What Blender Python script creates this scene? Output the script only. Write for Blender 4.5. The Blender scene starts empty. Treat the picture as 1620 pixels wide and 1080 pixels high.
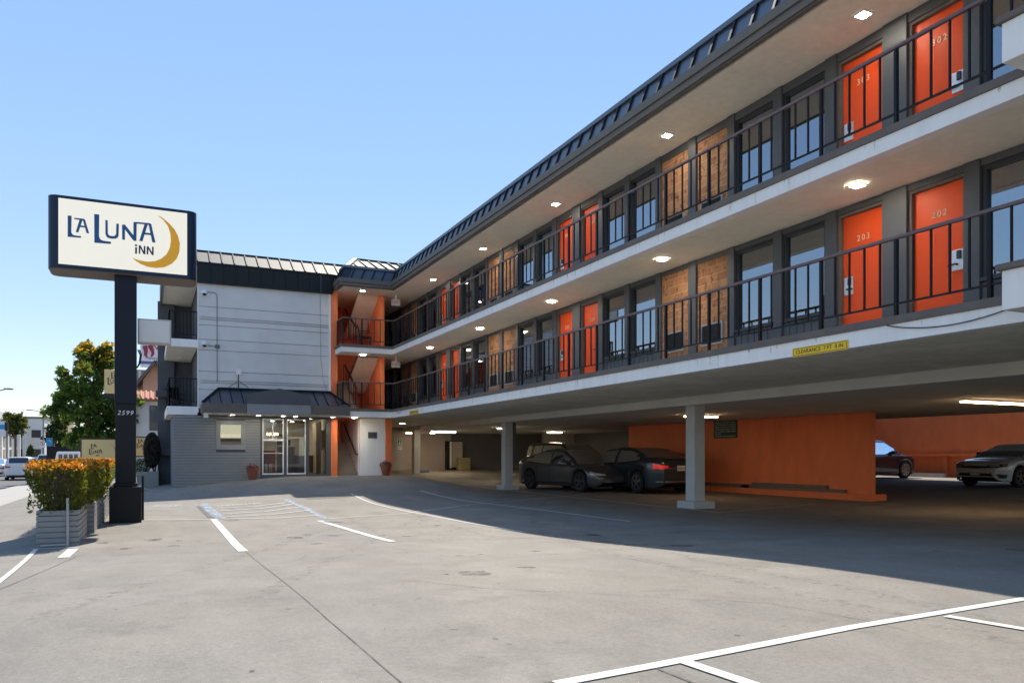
import bpy, bmesh, math, random
from mathutils import Vector, Matrix
from mathutils.bvhtree import BVHTree
R = math.radians
random.seed(7)
scene = bpy.context.scene
COL = scene.collection

# ------------------------------------------------------------------ camera, sky, sun, exposure
F_PX, VX, HY, CAM_Z = 1226.0, 236.0, 719.0, 1.41
YAW = math.atan((810 - VX) / F_PX)
cam_d = bpy.data.cameras.new("camera")
cam = bpy.data.objects.new("camera", cam_d)
COL.objects.link(cam)
cam_d.sensor_width = 36.0
cam_d.lens = 36.0 * F_PX / 1620.0
cam_d.shift_y = (HY - 540.0) / 1620.0
cam_d.clip_end = 4000
cam.location = (0, 0, CAM_Z)
cam.rotation_euler = (R(90), 0, -YAW)
scene.camera = cam

SUN_DIR = Vector((0.33, 0.74, 1.0)).normalized()      # towards the sun
SUN_EL = math.asin(SUN_DIR.z)
SUN_AZ = math.atan2(SUN_DIR.x, SUN_DIR.y)             # clockwise from +Y
world = bpy.data.worlds.new("World")
scene.world = world
world.use_nodes = True
wn = world.node_tree
bg = wn.nodes["Background"]
sky = wn.nodes.new("ShaderNodeTexSky")
sky.sky_type = 'NISHITA'
sky.sun_disc = False
sky.sun_elevation = SUN_EL
sky.sun_rotation = SUN_AZ
sky.altitude = 0
sky.air_density = 1.0
sky.dust_density = 0.0
sky.ozone_density = 3.0
gam = wn.nodes.new("ShaderNodeGamma")
gam.inputs[1].default_value = 0.34
wn.links.new(sky.outputs[0], gam.inputs[0])
hsv = wn.nodes.new("ShaderNodeHueSaturation")
hsv.inputs["Saturation"].default_value = 2.0
hsv.inputs["Hue"].default_value = 0.512
hsv.inputs["Value"].default_value = 1.15
wn.links.new(gam.outputs[0], hsv.inputs["Color"])
wn.links.new(hsv.outputs[0], bg.inputs[0])
bg.inputs[1].default_value = 0.15
sun_d = bpy.data.lights.new("sun", 'SUN')
sun_d.energy = 2.0
sun_d.angle = R(0.53)
sun_d.color = (1.0, 0.92, 0.80)
sun = bpy.data.objects.new("sun", sun_d)
COL.objects.link(sun)
sun.location = (10, 40, 40)
sun.rotation_euler = (-SUN_DIR).to_track_quat('-Z', 'Y').to_euler()
scene.view_settings.view_transform = 'Standard'
scene.view_settings.look = 'None'
scene.view_settings.exposure = 1.72
scene.view_settings.gamma = 1.0
scene.cycles.max_bounces = 8
scene.cycles.diffuse_bounces = 5
scene.cycles.transparent_max_bounces = 24

# ------------------------------------------------------------------ helpers
def sm(a, b, x):
    t = max(0.0, min(1.0, (x - a) / (b - a)))
    return t * t * (3 - 2 * t)

def sm_left(X):
    return 0.42 * sm(1.2, 8.5, -X)

def gh(X, Y):
    h = 0.05
    h += 0.28 * (1 - sm(4.0, 13.0, Y)) * sm(-6, 0, X)
    wl = sm(-1.8, 5.5, X) * sm(20.5, 30.4, Y) * 0.53
    wr = sm(28.0, 44.0, Y) * 0.5
    k = sm(9.0, 12.4, X)
    h += wl * (1 - k) + wr * k
    h += 0.22 * sm(18.8, 23.5, X)
    h -= sm_left(X)
    return h

_s, _c = math.sin(YAW), math.cos(YAW)
def ray(x, y):
    u = (x - 810.0) / F_PX
    return Vector((u * _c + _s, -u * _s + _c, (HY - y) / F_PX))
def at(x, y, Z):
    r = ray(x, y)
    return Vector((r.x * Z, r.y * Z, CAM_Z + r.z * Z))
def onY(x, y, Y):
    r = ray(x, y); return at(x, y, Y / r.y)
def gp(x, y):
    """photo point on the ground -> world (bisect along the ray)"""
    r = ray(x, y)
    lo, hi = 0.5, 200.0
    t = lo
    while t < hi:
        if CAM_Z + r.z * t < gh(r.x * t, r.y * t):
            break
        t += 0.1
    a, b = t - 0.1, t
    for _ in range(30):
        m = (a + b) / 2
        if CAM_Z + r.z * m < gh(r.x * m, r.y * m): b = m
        else: a = m
    return Vector((r.x * b, r.y * b, gh(r.x * b, r.y * b)))

def tag(o, label=None, cat=None, group=None, kind=None):
    if label: o["label"] = label
    if cat: o["category"] = cat
    if group: o["group"] = group
    if kind: o["kind"] = kind
    return o

def thing(name, label, cat, loc=(0, 0, 0), rz=0.0, group=None):
    o = bpy.data.objects.new(name, None)
    o.empty_display_size = 0.2
    COL.objects.link(o)
    o.location = loc
    o.rotation_euler = (0, 0, rz)
    return tag(o, label, cat, group)

def link(o, parent=None, local=False):
    """parent = a root Empty or a part.  Unless local, mesh data are in world coordinates."""
    COL.objects.link(o)
    if parent is not None:
        o.parent = parent
        if not local and parent.type == 'EMPTY':
            o.location = -Vector(parent.location)
    return o

class MB:
    def __init__(s):
        s.v, s.f = [], []
    def poly(s, pts):
        n = len(s.v); s.v += [tuple(p) for p in pts]
        s.f.append(tuple(range(n, n + len(pts)))); return s
    def box(s, x0, x1, y0, y1, z0, z1):
        if x0 > x1: x0, x1 = x1, x0
        if y0 > y1: y0, y1 = y1, y0
        if z0 > z1: z0, z1 = z1, z0
        n = len(s.v)
        s.v += [(x0,y0,z0),(x1,y0,z0),(x1,y1,z0),(x0,y1,z0),(x0,y0,z1),(x1,y0,z1),(x1,y1,z1),(x0,y1,z1)]
        for q in ((0,3,2,1),(4,5,6,7),(0,1,5,4),(1,2,6,5),(2,3,7,6),(3,0,4,7)):
            s.f.append(tuple(n + i for i in q))
        return s
    def obox(s, c, ax, ay, az):
        """box from centre and three half-axis vectors"""
        c, ax, ay, az = Vector(c), Vector(ax), Vector(ay), Vector(az)
        n = len(s.v)
        for kz in (-1, 1):
            for (kx, ky) in ((-1,-1),(1,-1),(1,1),(-1,1)):
                s.v.append(tuple(c + ax*kx + ay*ky + az*kz))
        for q in ((0,3,2,1),(4,5,6,7),(0,1,5,4),(1,2,6,5),(2,3,7,6),(3,0,4,7)):
            s.f.append(tuple(n + i for i in q))
        return s
    def bar(s, a, b, w, h=None, up=(0,0,1)):
        a, b = Vector(a), Vector(b); h = h or w
        d = b - a; L = d.length; d.normalize()
        up = Vector(up)
        if abs(d.dot(up)) > 0.98: up = Vector((1,0,0))
        sx = d.cross(up).normalized(); sz = sx.cross(d).normalized()
        return s.obox((a + b) / 2, d * L / 2, sx * w / 2, sz * h / 2)
    def prism(s, pts, d):
        """pts: list of 3D points (planar polygon), d: extrusion vector"""
        d = Vector(d); n = len(s.v); k = len(pts)
        s.v += [tuple(Vector(p)) for p in pts] + [tuple(Vector(p) + d) for p in pts]
        s.f.append(tuple(n + i for i in range(k)))
        s.f.append(tuple(n + k + i for i in reversed(range(k))))
        for i in range(k):
            j = (i + 1) % k
            s.f.append((n + j, n + i, n + k + i, n + k + j))
        return s
    def tube(s, pts, r, seg=8, cap=True):
        pts = [Vector(p) for p in pts]
        rs = r if isinstance(r, (list, tuple)) else [r] * len(pts)
        n0 = len(s.v)
        prev = None
        for i, p in enumerate(pts):
            if i == 0: d = pts[1] - pts[0]
            elif i == len(pts) - 1: d = pts[-1] - pts[-2]
            else: d = pts[i+1] - pts[i-1]
            d.normalize()
            if prev is None:
                up = Vector((0,0,1)) if abs(d.z) < 0.9 else Vector((1,0,0))
                a = d.cross(up).normalized()
            else:
                a = (prev - d * prev.dot(d)).normalized()
            prev = a
            b = d.cross(a)
            for k in range(seg):
                t = 2 * math.pi * k / seg
                s.v.append(tuple(p + (a * math.cos(t) + b * math.sin(t)) * rs[i]))
        for i in range(len(pts) - 1):
            for k in range(seg):
                k2 = (k + 1) % seg
                s.f.append((n0+i*seg+k, n0+i*seg+k2, n0+(i+1)*seg+k2, n0+(i+1)*seg+k))
        if cap:
            s.f.append(tuple(n0 + k for k in reversed(range(seg))))
            e = n0 + (len(pts) - 1) * seg
            s.f.append(tuple(e + k for k in range(seg)))
        return s
    def lathe(s, prof, c, seg=20, axis='z', caps=True):
        """prof: list of (radius, height)"""
        c = Vector(c); n0 = len(s.v)
        for (r, h) in prof:
            for k in range(seg):
                t = 2 * math.pi * k / seg
                if axis == 'z': p = (r*math.cos(t), r*math.sin(t), h)
                elif axis == 'y': p = (r*math.cos(t), h, r*math.sin(t))
                else: p = (h, r*math.cos(t), r*math.sin(t))
                s.v.append(tuple(c + Vector(p)))
        for i in range(len(prof) - 1):
            for k in range(seg):
                k2 = (k + 1) % seg
                s.f.append((n0+i*seg+k, n0+i*seg+k2, n0+(i+1)*seg+k2, n0+(i+1)*seg+k))
        if caps:
            s.f.append(tuple(n0 + k for k in reversed(range(seg))))
            e = n0 + (len(prof) - 1) * seg
            s.f.append(tuple(e + k for k in range(seg)))
        return s
    def build(s, name, mat, parent=None, smooth=False, bevel=0.0, local=False, fixn=True):
        me = bpy.data.meshes.new(name)
        me.from_pydata(s.v, [], s.f)
        if fixn:
            bm = bmesh.new(); bm.from_mesh(me)
            bmesh.ops.recalc_face_normals(bm, faces=bm.faces)
            bm.to_mesh(me); bm.free()
        me.materials.append(mat)
        if smooth:
            me.polygons.foreach_set("use_smooth", [True] * len(me.polygons))
            try: me.set_sharp_from_angle(angle=R(40))
            except Exception: pass
        o = bpy.data.objects.new(name, me)
        link(o, parent, local)
        if bevel:
            m = o.modifiers.new("bevel", 'BEVEL'); m.width = bevel; m.segments = 2; m.limit_method = 'ANGLE'
        return o

def build2(name, parts, parent=None):
    """one mesh with several materials: parts = [(MB, material), ...]"""
    tot = MB(); idx = []
    for k, (m_, mt) in enumerate(parts):
        n = len(tot.v); tot.v += m_.v; tot.f += [tuple(n + i for i in f) for f in m_.f]; idx += [k] * len(m_.f)
    o = tot.build(name, parts[0][1], parent, fixn=False)
    for (m_, mt) in parts[1:]: o.data.materials.append(mt)
    o.data.polygons.foreach_set("material_index", idx)
    bm = bmesh.new(); bm.from_mesh(o.data); bmesh.ops.recalc_face_normals(bm, faces=bm.faces); bm.to_mesh(o.data); bm.free()
    return o

def copy_tree(o, parent=None):
    c = o.copy(); COL.objects.link(c)
    if parent is not None: c.parent = parent
    for ch in list(o.children): copy_tree(ch, c)
    return c

# ------------------------------------------------------------------ materials
def mat(name, col, rough=0.6, metal=0.0, spec=0.5, var=0.0, vscale=4.0, bump=0.0, bscale=60.0, coat=0.0, emit=None, estr=0.0, var2=0.0, v2scale=0.6, stretch=(1,1,1)):
    m = bpy.data.materials.new(name); m.use_nodes = True
    nt = m.node_tree; b = nt.nodes["Principled BSDF"]
    b.inputs["Base Color"].default_value = (*col, 1)
    b.inputs["Roughness"].default_value = rough
    b.inputs["Metallic"].default_value = metal
    b.inputs["Specular IOR Level"].default_value = spec
    b.inputs["Coat Weight"].default_value = coat
    b.inputs["Coat Roughness"].default_value = 0.04
    if emit:
        b.inputs["Emission Color"].default_value = (*emit, 1)
        b.inputs["Emission Strength"].default_value = estr
    tc = nt.nodes.new("ShaderNodeTexCoord")
    mp = nt.nodes.new("ShaderNodeMapping"); mp.inputs["Scale"].default_value = stretch
    nt.links.new(tc.outputs["Object"], mp.inputs[0])
    if var or var2:
        out = None
        cur = None
        for (amt, sc) in ((var, vscale), (var2, v2scale)):
            if not amt: continue
            n = nt.nodes.new("ShaderNodeTexNoise"); n.inputs["Scale"].default_value = sc
            n.inputs["Detail"].default_value = 6; n.inputs["Roughness"].default_value = 0.62
            nt.links.new(mp.outputs[0], n.inputs["Vector"])
            mr = nt.nodes.new("ShaderNodeMapRange")
            mr.inputs[1].default_value = 0.25; mr.inputs[2].default_value = 0.75
            mr.inputs[3].default_value = 1 - amt; mr.inputs[4].default_value = 1 + amt
            nt.links.new(n.outputs["Fac"], mr.inputs[0])
            mx = nt.nodes.new("ShaderNodeMix"); mx.data_type = 'RGBA'; mx.blend_type = 'MULTIPLY'
            mx.inputs[0].default_value = 1
            if cur is None: mx.inputs[6].default_value = (*col, 1)
            else: nt.links.new(cur, mx.inputs[6])
            nt.links.new(mr.outputs[0], mx.inputs[7])
            cur = mx.outputs[2]
        nt.links.new(cur, b.inputs["Base Color"])
    if bump:
        n = nt.nodes.new("ShaderNodeTexNoise"); n.inputs["Scale"].default_value = bscale
        n.inputs["Detail"].default_value = 4
        nt.links.new(mp.outputs[0], n.inputs["Vector"])
        bp = nt.nodes.new("ShaderNodeBump"); bp.inputs["Strength"].default_value = bump
        bp.inputs["Distance"].default_value = 0.02
        nt.links.new(n.outputs["Fac"], bp.inputs["Height"])
        nt.links.new(bp.outputs[0], b.inputs["Normal"])
    return m

M = {}
M['white'] = mat("white_paint", (0.90, 0.87, 0.82), 0.55, var=0.06, vscale=1.6, var2=0.05, v2scale=0.5, bump=0.12, bscale=40, stretch=(3.5, 3.5, 0.6))
M['soffit'] = mat("cream_stucco", (0.88, 0.81, 0.67), 0.85, var=0.07, vscale=1.0, var2=0.07, v2scale=7, bump=0.2, bscale=120)
M['slabsoffit'] = mat("raw_stucco", (0.85, 0.78, 0.62), 0.9, var=0.16, vscale=0.9, var2=0.12, v2scale=5, bump=0.25, bscale=110)
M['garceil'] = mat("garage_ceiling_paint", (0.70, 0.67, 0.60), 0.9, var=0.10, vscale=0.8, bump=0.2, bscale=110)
M['orange'] = mat("orange_paint", (0.88, 0.225, 0.08), 0.6, spec=0.3, var=0.09, vscale=1.4, var2=0.08, v2scale=0.45, bump=0.15, bscale=70, stretch=(1.6, 1.6, 0.7))
M['door'] = mat("door_orange", (0.86, 0.095, 0.018), 0.42, spec=0.22, var=0.05, vscale=1.6, bump=0.02, bscale=30)
M['frame'] = mat("slate_paint", (0.085, 0.090, 0.097), 0.5, var=0.06, vscale=3)
M['frame_dk'] = mat("dark_frame", (0.03, 0.032, 0.037), 0.4)
M['rail'] = mat("railing_paint", (0.009, 0.009, 0.011), 0.5, spec=0.25, var=0.15, vscale=8)
M['toprail'] = mat("top_rail_paint", (0.15, 0.10, 0.10), 0.45, var=0.12, vscale=5)
M['coping'] = mat("coping_brown", (0.15, 0.125, 0.105), 0.7, var=0.15, vscale=3)
M['roofmetal'] = mat("roof_metal_dark", (0.045, 0.055, 0.075), 0.34, metal=0.0, spec=0.75, var=0.08, vscale=1.5)
M['roofbatten'] = mat("roof_batten", (0.016, 0.017, 0.020), 0.6, spec=0.2)
M['roofcap'] = mat("roof_cap", (0.10, 0.125, 0.16), 0.35, spec=0.7)
M['roofgrey'] = mat("roof_metal_grey", (0.085, 0.086, 0.088), 0.6, metal=0.0, spec=0.2, var=0.12, vscale=1.5)
M['trim'] = mat("trim_grey_brown", (0.15, 0.132, 0.11), 0.6, var=0.10, vscale=3)
M['siding'] = mat("pale_grey_siding", (0.72, 0.70, 0.67), 0.6, var=0.05, vscale=1.0, var2=0.05, v2scale=0.5, bump=0.06, bscale=60)
M['groove'] = mat("groove_shadow_paint", (0.16, 0.17, 0.185), 0.8)
M['slat'] = mat("slate_slats", (0.27, 0.27, 0.265), 0.5, var=0.09, vscale=2.5)
M['dkwall'] = mat("dark_grey_stucco", (0.10, 0.105, 0.115), 0.75, var=0.08, vscale=1.5, bump=0.1, bscale=80)
M['column'] = mat("column_grey", (0.56, 0.55, 0.53), 0.6, var=0.08, vscale=2.0, bump=0.1, bscale=70)
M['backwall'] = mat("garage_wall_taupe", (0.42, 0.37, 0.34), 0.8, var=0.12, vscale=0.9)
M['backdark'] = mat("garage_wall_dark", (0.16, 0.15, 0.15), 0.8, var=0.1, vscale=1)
M['cream'] = mat("lobby_cream", (0.66, 0.60, 0.48), 0.7, var=0.04)
M['black'] = mat("black_paint", (0.008, 0.009, 0.011), 0.45, spec=0.3)
M['navy'] = mat("navy_metal", (0.006, 0.009, 0.020), 0.35, spec=0.25, var=0.1, vscale=1.5)
M['cabinet'] = mat("sign_cabinet_blue", (0.005, 0.016, 0.045), 0.3, spec=0.35)
M['signwhite'] = mat("sign_face", (0.82, 0.78, 0.66), 0.35, var=0.03, vscale=1.5, emit=(1.0, 0.90, 0.70), estr=0.17)
M['signblue'] = mat("sign_blue", (0.008, 0.10, 0.27), 0.4)
M['signnavy'] = mat("sign_navy", (0.010, 0.03, 0.085), 0.4)
M['gold'] = mat("sign_gold", (0.80, 0.36, 0.010), 0.4, emit=(1.0, 0.50, 0.02), estr=0.06)
M['boardyel'] = mat("board_yellow", (0.84, 0.62, 0.28), 0.6, var=0.05, vscale=1.0)
M['signyel'] = mat("sign_yellow", (0.95, 0.60, 0.02), 0.5)
M['ink'] = mat("ink_black", (0.015, 0.014, 0.013), 0.6)
M['whiteflat'] = mat("white_lettering", (0.82, 0.82, 0.80), 0.5)
M['letterdk'] = mat("number_brass", (0.80, 0.66, 0.42), 0.4)
M['greensign'] = mat("sign_green", (0.010, 0.19, 0.10), 0.5)
M['greendk'] = mat("sign_dark_green", (0.015, 0.06, 0.025), 0.5)
M['redtxt'] = mat("sign_red", (0.60, 0.05, 0.035), 0.5)
M['sand'] = mat("sign_sand", (0.75, 0.75, 0.60), 0.6)
M['maroon'] = mat("sign_maroon", (0.28, 0.02, 0.06), 0.5)
M['terracotta'] = mat("terracotta", (0.27, 0.085, 0.045), 0.75, var=0.12, vscale=5)
M['soil'] = mat("soil", (0.03, 0.022, 0.016), 0.95)
M['pink'] = mat("petal_pink", (0.50, 0.11, 0.20), 0.6)
M['leafdk'] = mat("pot_leaf", (0.03, 0.06, 0.02), 0.6)
M['chrome'] = mat("brushed_steel", (0.62, 0.63, 0.64), 0.25, metal=1.0)
M['plate_white'] = mat("lock_plate", (0.72, 0.74, 0.77), 0.35, metal=0.4)
M['tyre'] = mat("tyre_rubber", (0.018, 0.018, 0.019), 0.8, bump=0.2, bscale=90)
M['rim'] = mat("alloy_rim", (0.50, 0.51, 0.53), 0.3, metal=1.0)
M['rimdk'] = mat("dark_rim", (0.10, 0.10, 0.105), 0.35, metal=0.7)
M['well'] = mat("wheel_well", (0.008, 0.008, 0.008), 0.9)
M['plastic'] = mat("black_plastic", (0.014, 0.014, 0.015), 0.5)
M['lamp'] = mat("headlamp", (0.70, 0.72, 0.75), 0.12, spec=0.9, metal=0.2)
M['amber'] = mat("amber_lens", (0.75, 0.25, 0.02), 0.2)
M['tail'] = mat("tail_lens", (0.55, 0.012, 0.012), 0.18, emit=(1, 0.03, 0.02), estr=0.10)
M['taildull'] = mat("tail_lens_unlit", (0.40, 0.012, 0.015), 0.2)
M['plate'] = mat("number_plate", (0.72, 0.70, 0.62), 0.4)
M['concrete_pale'] = mat("pale_concrete", (0.50, 0.47, 0.42), 0.85, var=0.12, vscale=3, bump=0.15)
M['timber'] = mat("weathered_timber", (0.20, 0.15, 0.11), 0.85, var=0.25, vscale=3, stretch=(8,1,8))
M['wood'] = mat("dark_wood", (0.085, 0.055, 0.035), 0.5, var=0.15, vscale=5)
M['curtain'] = mat("curtain_grey", (0.20, 0.195, 0.18), 0.9, var=0.12, vscale=9, stretch=(1,6,0.2))
M['curtain_pale'] = mat("curtain_pale", (0.42, 0.41, 0.38), 0.9, var=0.12, vscale=9, stretch=(1,6,0.2))
M['curtain_dark'] = mat("curtain_dark", (0.10, 0.10, 0.10), 0.9, var=0.12, vscale=9, stretch=(1,6,0.2))
M['grille'] = mat("grille_grey", (0.055, 0.058, 0.062), 0.55)
M['fridge'] = mat("fridge_beige", (0.42, 0.38, 0.33), 0.5)
M['yelbox'] = mat("bin_khaki", (0.33, 0.29, 0.14), 0.7)
M['bluestep'] = mat("blue_mat", (0.07, 0.13, 0.21), 0.8)
M['bench'] = mat("chair_red", (0.30, 0.035, 0.03), 0.6)
M['wallwhite'] = mat("white_stucco", (0.74, 0.72, 0.68), 0.8, var=0.05, vscale=1.5)
M['brickpink'] = mat("pale_pink_brick", (0.50, 0.28, 0.19), 0.85, var=0.10, vscale=2.5)
M['rooftile'] = mat("clay_tile", (0.42, 0.16, 0.095), 0.8, var=0.3, vscale=6)
M['shingle'] = mat("grey_brown_shingle", (0.11, 0.095, 0.09), 0.85, var=0.15, vscale=5)
M['bannerwhite'] = mat("billboard_white", (0.72, 0.73, 0.80), 0.6)
M['bannerblue'] = mat("billboard_blue", (0.10, 0.12, 0.32), 0.6)
M['skyblue'] = mat("banner_cyan", (0.03, 0.30, 0.58), 0.6)
M['tan'] = mat("tan_panel", (0.40, 0.29, 0.16), 0.7)
M['bark'] = mat("bark", (0.11, 0.085, 0.065), 0.9, var=0.2, vscale=8, bump=0.4, bscale=25)
M['galv'] = mat("galvanised_pole", (0.22, 0.23, 0.24), 0.5, metal=0.5)
M['pipe'] = mat("pale_pipe", (0.42, 0.42, 0.42), 0.5)
M['paint'] = None
M['pic1'] = mat("picture_dark", (0.12, 0.10, 0.07), 0.5, var=0.5, vscale=6)
M['pic2'] = mat("picture_gold", (0.50, 0.30, 0.08), 0.5, var=0.5, vscale=6)
M['stairgrey'] = mat("stair_concrete", (0.24, 0.20, 0.15), 0.85, var=0.1, vscale=4)
M['carpet'] = mat("dark_floor", (0.10, 0.085, 0.07), 0.7)
M['lobbyceil'] = mat("lobby_ceiling", (0.16, 0.14, 0.11), 0.6)
def emis(name, col, st):
    return mat(name, (0.8, 0.8, 0.8), 0.4, emit=col, estr=st)
M['glow'] = emis("lit_diffuser", (1.0, 0.90, 0.74), 46.0)
M['glowlobby'] = emis("lobby_lamp", (1.0, 0.86, 0.66), 14.0)
M['glowtube'] = emis("garage_tube", (1.0, 0.84, 0.62), 20.0)
M['glowamber'] = emis("sodium_tube", (1.0, 0.66, 0.36), 9.0)
M['unlit'] = mat("unlit_diffuser", (0.75, 0.70, 0.60), 0.4)
M['exit'] = mat("exit_face", (0.70, 0.66, 0.62), 0.5)

# glass pane: fresnel mirror over a tinted see-through sheet
def glass_mat(name, tint=(0.55, 0.60, 0.62), base=0.30, rough=0.01):
    m = bpy.data.materials.new(name); m.use_nodes = True
    nt = m.node_tree; nt.nodes.clear()
    out = nt.nodes.new("ShaderNodeOutputMaterial")
    tr = nt.nodes.new("ShaderNodeBsdfTransparent"); tr.inputs[0].default_value = (*tint, 1)
    gl = nt.nodes.new("ShaderNodeBsdfGlossy"); gl.inputs["Roughness"].default_value = rough
    gl.inputs[0].default_value = (0.85, 0.93, 1.0, 1)
    lw = nt.nodes.new("ShaderNodeFresnel"); lw.inputs[0].default_value = 1.6
    mr = nt.nodes.new("ShaderNodeMapRange")
    mr.inputs[3].default_value = base; mr.inputs[4].default_value = 1.0
    nt.links.new(lw.outputs[0], mr.inputs[0])
    mx = nt.nodes.new("ShaderNodeMixShader")
    nt.links.new(mr.outputs[0], mx.inputs[0])
    nt.links.new(tr.outputs[0], mx.inputs[1]); nt.links.new(gl.outputs[0], mx.inputs[2])
    nt.links.new(mx.outputs[0], out.inputs[0])
    return m
M['pane'] = glass_mat("window_glass", (0.42, 0.44, 0.44), 0.34)
M['lobbyglass'] = glass_mat("lobby_glass", (0.93, 0.94, 0.93), 0.02)
M['carglass'] = glass_mat("car_glass", (0.02, 0.022, 0.022), 0.03)
M['carglass_lt'] = glass_mat("car_glass_light", (0.30, 0.33, 0.32), 0.06)
def carpaint(name, col, metal=0.3, rough=0.35):
    return mat(name, col, rough, metal=metal, coat=1.0)
M['car_grey'] = carpaint("car_dark_grey", (0.085, 0.088, 0.095), 0.5)
M['car_teal'] = carpaint("car_black_teal", (0.022, 0.040, 0.048), 0.4)
M['car_silver'] = carpaint("car_silver", (0.62, 0.62, 0.61), 0.05)
M['car_plum'] = carpaint("car_plum", (0.022, 0.010, 0.014), 0.4)
M['car_black'] = carpaint("car_black", (0.010, 0.010, 0.011), 0.2)
M['car_white'] = carpaint("car_white", (0.70, 0.71, 0.73), 0.0)
M['car_redrown'] = carpaint("car_red_brown", (0.10, 0.03, 0.025), 0.2)

def brick_mat():
    m = bpy.data.materials.new("mottled_brick"); m.use_nodes = True
    nt = m.node_tree; b = nt.nodes["Principled BSDF"]; b.inputs["Roughness"].default_value = 0.8
    tc = nt.nodes.new("ShaderNodeTexCoord")
    sp = nt.nodes.new("ShaderNodeSeparateXYZ"); nt.links.new(tc.outputs["Object"], sp.inputs[0])
    cb = nt.nodes.new("ShaderNodeCombineXYZ")
    nt.links.new(sp.outputs["Y"], cb.inputs[0]); nt.links.new(sp.outputs["Z"], cb.inputs[1])
    br = nt.nodes.new("ShaderNodeTexBrick")
    br.inputs["Scale"].default_value = 1.0
    br.inputs["Brick Width"].default_value = 0.30; br.inputs["Row Height"].default_value = 0.165
    br.inputs["Mortar Size"].default_value = 0.009; br.inputs["Mortar Smooth"].default_value = 0.4
    br.inputs["Color1"].default_value = (0.52, 0.25, 0.11, 1)
    br.inputs["Color2"].default_value = (0.34, 0.15, 0.065, 1)
    br.inputs["Mortar"].default_value = (0.56, 0.33, 0.17, 1)
    nt.links.new(cb.outputs[0], br.inputs["Vector"])
    # dark kiln marks between bricks
    vo = nt.nodes.new("ShaderNodeTexNoise"); vo.inputs["Scale"].default_value = 10.0; vo.inputs["Detail"].default_value = 3
    nt.links.new(tc.outputs["Object"], vo.inputs["Vector"])
    rp = nt.nodes.new("ShaderNodeMapRange"); rp.inputs[1].default_value = 0.56; rp.inputs[2].default_value = 0.66
    rp.inputs[3].default_value = 0.0; rp.inputs[4].default_value = 0.75
    nt.links.new(vo.outputs["Fac"], rp.inputs[0])
    mx = nt.nodes.new("ShaderNodeMix"); mx.data_type = 'RGBA'
    nt.links.new(rp.outputs[0], mx.inputs[0]); nt.links.new(br.outputs["Color"], mx.inputs[6])
    mx.inputs[7].default_value = (0.15, 0.05, 0.028, 1)
    nt.links.new(mx.outputs[2], b.inputs["Base Color"])
    bp = nt.nodes.new("ShaderNodeBump"); bp.inputs["Strength"].default_value = 0.4; bp.inputs["Distance"].default_value = 0.01
    nt.links.new(br.outputs["Fac"], bp.inputs["Height"]); bp.invert = True
    nt.links.new(bp.outputs[0], b.inputs["Normal"])
    return m
M['brick'] = brick_mat()

def concrete_mat():
    m = bpy.data.materials.new("lot_concrete"); m.use_nodes = True
    nt = m.node_tree; b = nt.nodes["Principled BSDF"]
    b.inputs["Roughness"].default_value = 0.82; b.inputs["Specular IOR Level"].default_value = 0.35
    tc = nt.nodes.new("ShaderNodeTexCoord")
    def noise(scale, det=6, rough=0.6, stretch=None):
        n = nt.nodes.new("ShaderNodeTexNoise"); n.inputs["Scale"].default_value = scale
        n.inputs["Detail"].default_value = det; n.inputs["Roughness"].default_value = rough
        if stretch:
            mp = nt.nodes.new("ShaderNodeMapping"); mp.inputs["Scale"].default_value = stretch
            nt.links.new(tc.outputs["Object"], mp.inputs[0]); nt.links.new(mp.outputs[0], n.inputs["Vector"])
        else: nt.links.new(tc.outputs["Object"], n.inputs["Vector"])
        return n.outputs["Fac"]
    def rng(src, a, b_, c, d):
        mr = nt.nodes.new("ShaderNodeMapRange")
        for i, v in enumerate((a, b_, c, d)): mr.inputs[i+1].default_value = v
        nt.links.new(src, mr.inputs[0]); return mr.outputs[0]
    def mul(a, b_):
        mm = nt.nodes.new("ShaderNodeMath"); mm.operation = 'MULTIPLY'
        nt.links.new(a, mm.inputs[0]); nt.links.new(b_, mm.inputs[1]); return mm.outputs[0]
    big = rng(noise(0.35, 5, 0.6), 0.3, 0.7, 0.86, 1.12)
    mid = rng(noise(1.7, 6, 0.7, (1.0, 0.55, 1)), 0.3, 0.72, 0.83, 1.13)
    fine = rng(noise(38, 3, 0.7), 0.3, 0.7, 0.84, 1.15)
    grit = rng(noise(170, 2, 0.6), 0.32, 0.68, 0.78, 1.18)
    stain = rng(noise(0.9, 4, 0.75), 0.56, 0.74, 1.0, 0.74)
    spots = rng(noise(9.0, 2, 0.4), 0.74, 0.78, 1.0, 0.6)
    v = mul(mul(mul(big, mid), mul(fine, grit)), mul(stain, spots))
    hue = nt.nodes.new("ShaderNodeMix"); hue.data_type = 'RGBA'
    hue.inputs[6].default_value = (0.222, 0.206, 0.180, 1); hue.inputs[7].default_value = (0.248, 0.224, 0.188, 1)
    nt.links.new(rng(noise(0.5, 3), 0.35, 0.65, 0, 1), hue.inputs[0])
    mx = nt.nodes.new("ShaderNodeMix"); mx.data_type = 'RGBA'; mx.blend_type = 'MULTIPLY'; mx.inputs[0].default_value = 1
    nt.links.new(hue.outputs[2], mx.inputs[6]); nt.links.new(v, mx.inputs[7])
    nt.links.new(mx.outputs[2], b.inputs["Base Color"])
    bp = nt.nodes.new("ShaderNodeBump"); bp.inputs["Strength"].default_value = 0.25; bp.inputs["Distance"].default_value = 0.01
    nt.links.new(noise(90, 4, 0.7), bp.inputs["Height"]); nt.links.new(bp.outputs[0], b.inputs["Normal"])
    return m
M['concrete'] = concrete_mat()
M['asphalt'] = mat("asphalt", (0.115, 0.113, 0.11), 0.85, var=0.14, vscale=0.7, var2=0.12, v2scale=30, bump=0.3, bscale=150)
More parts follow.
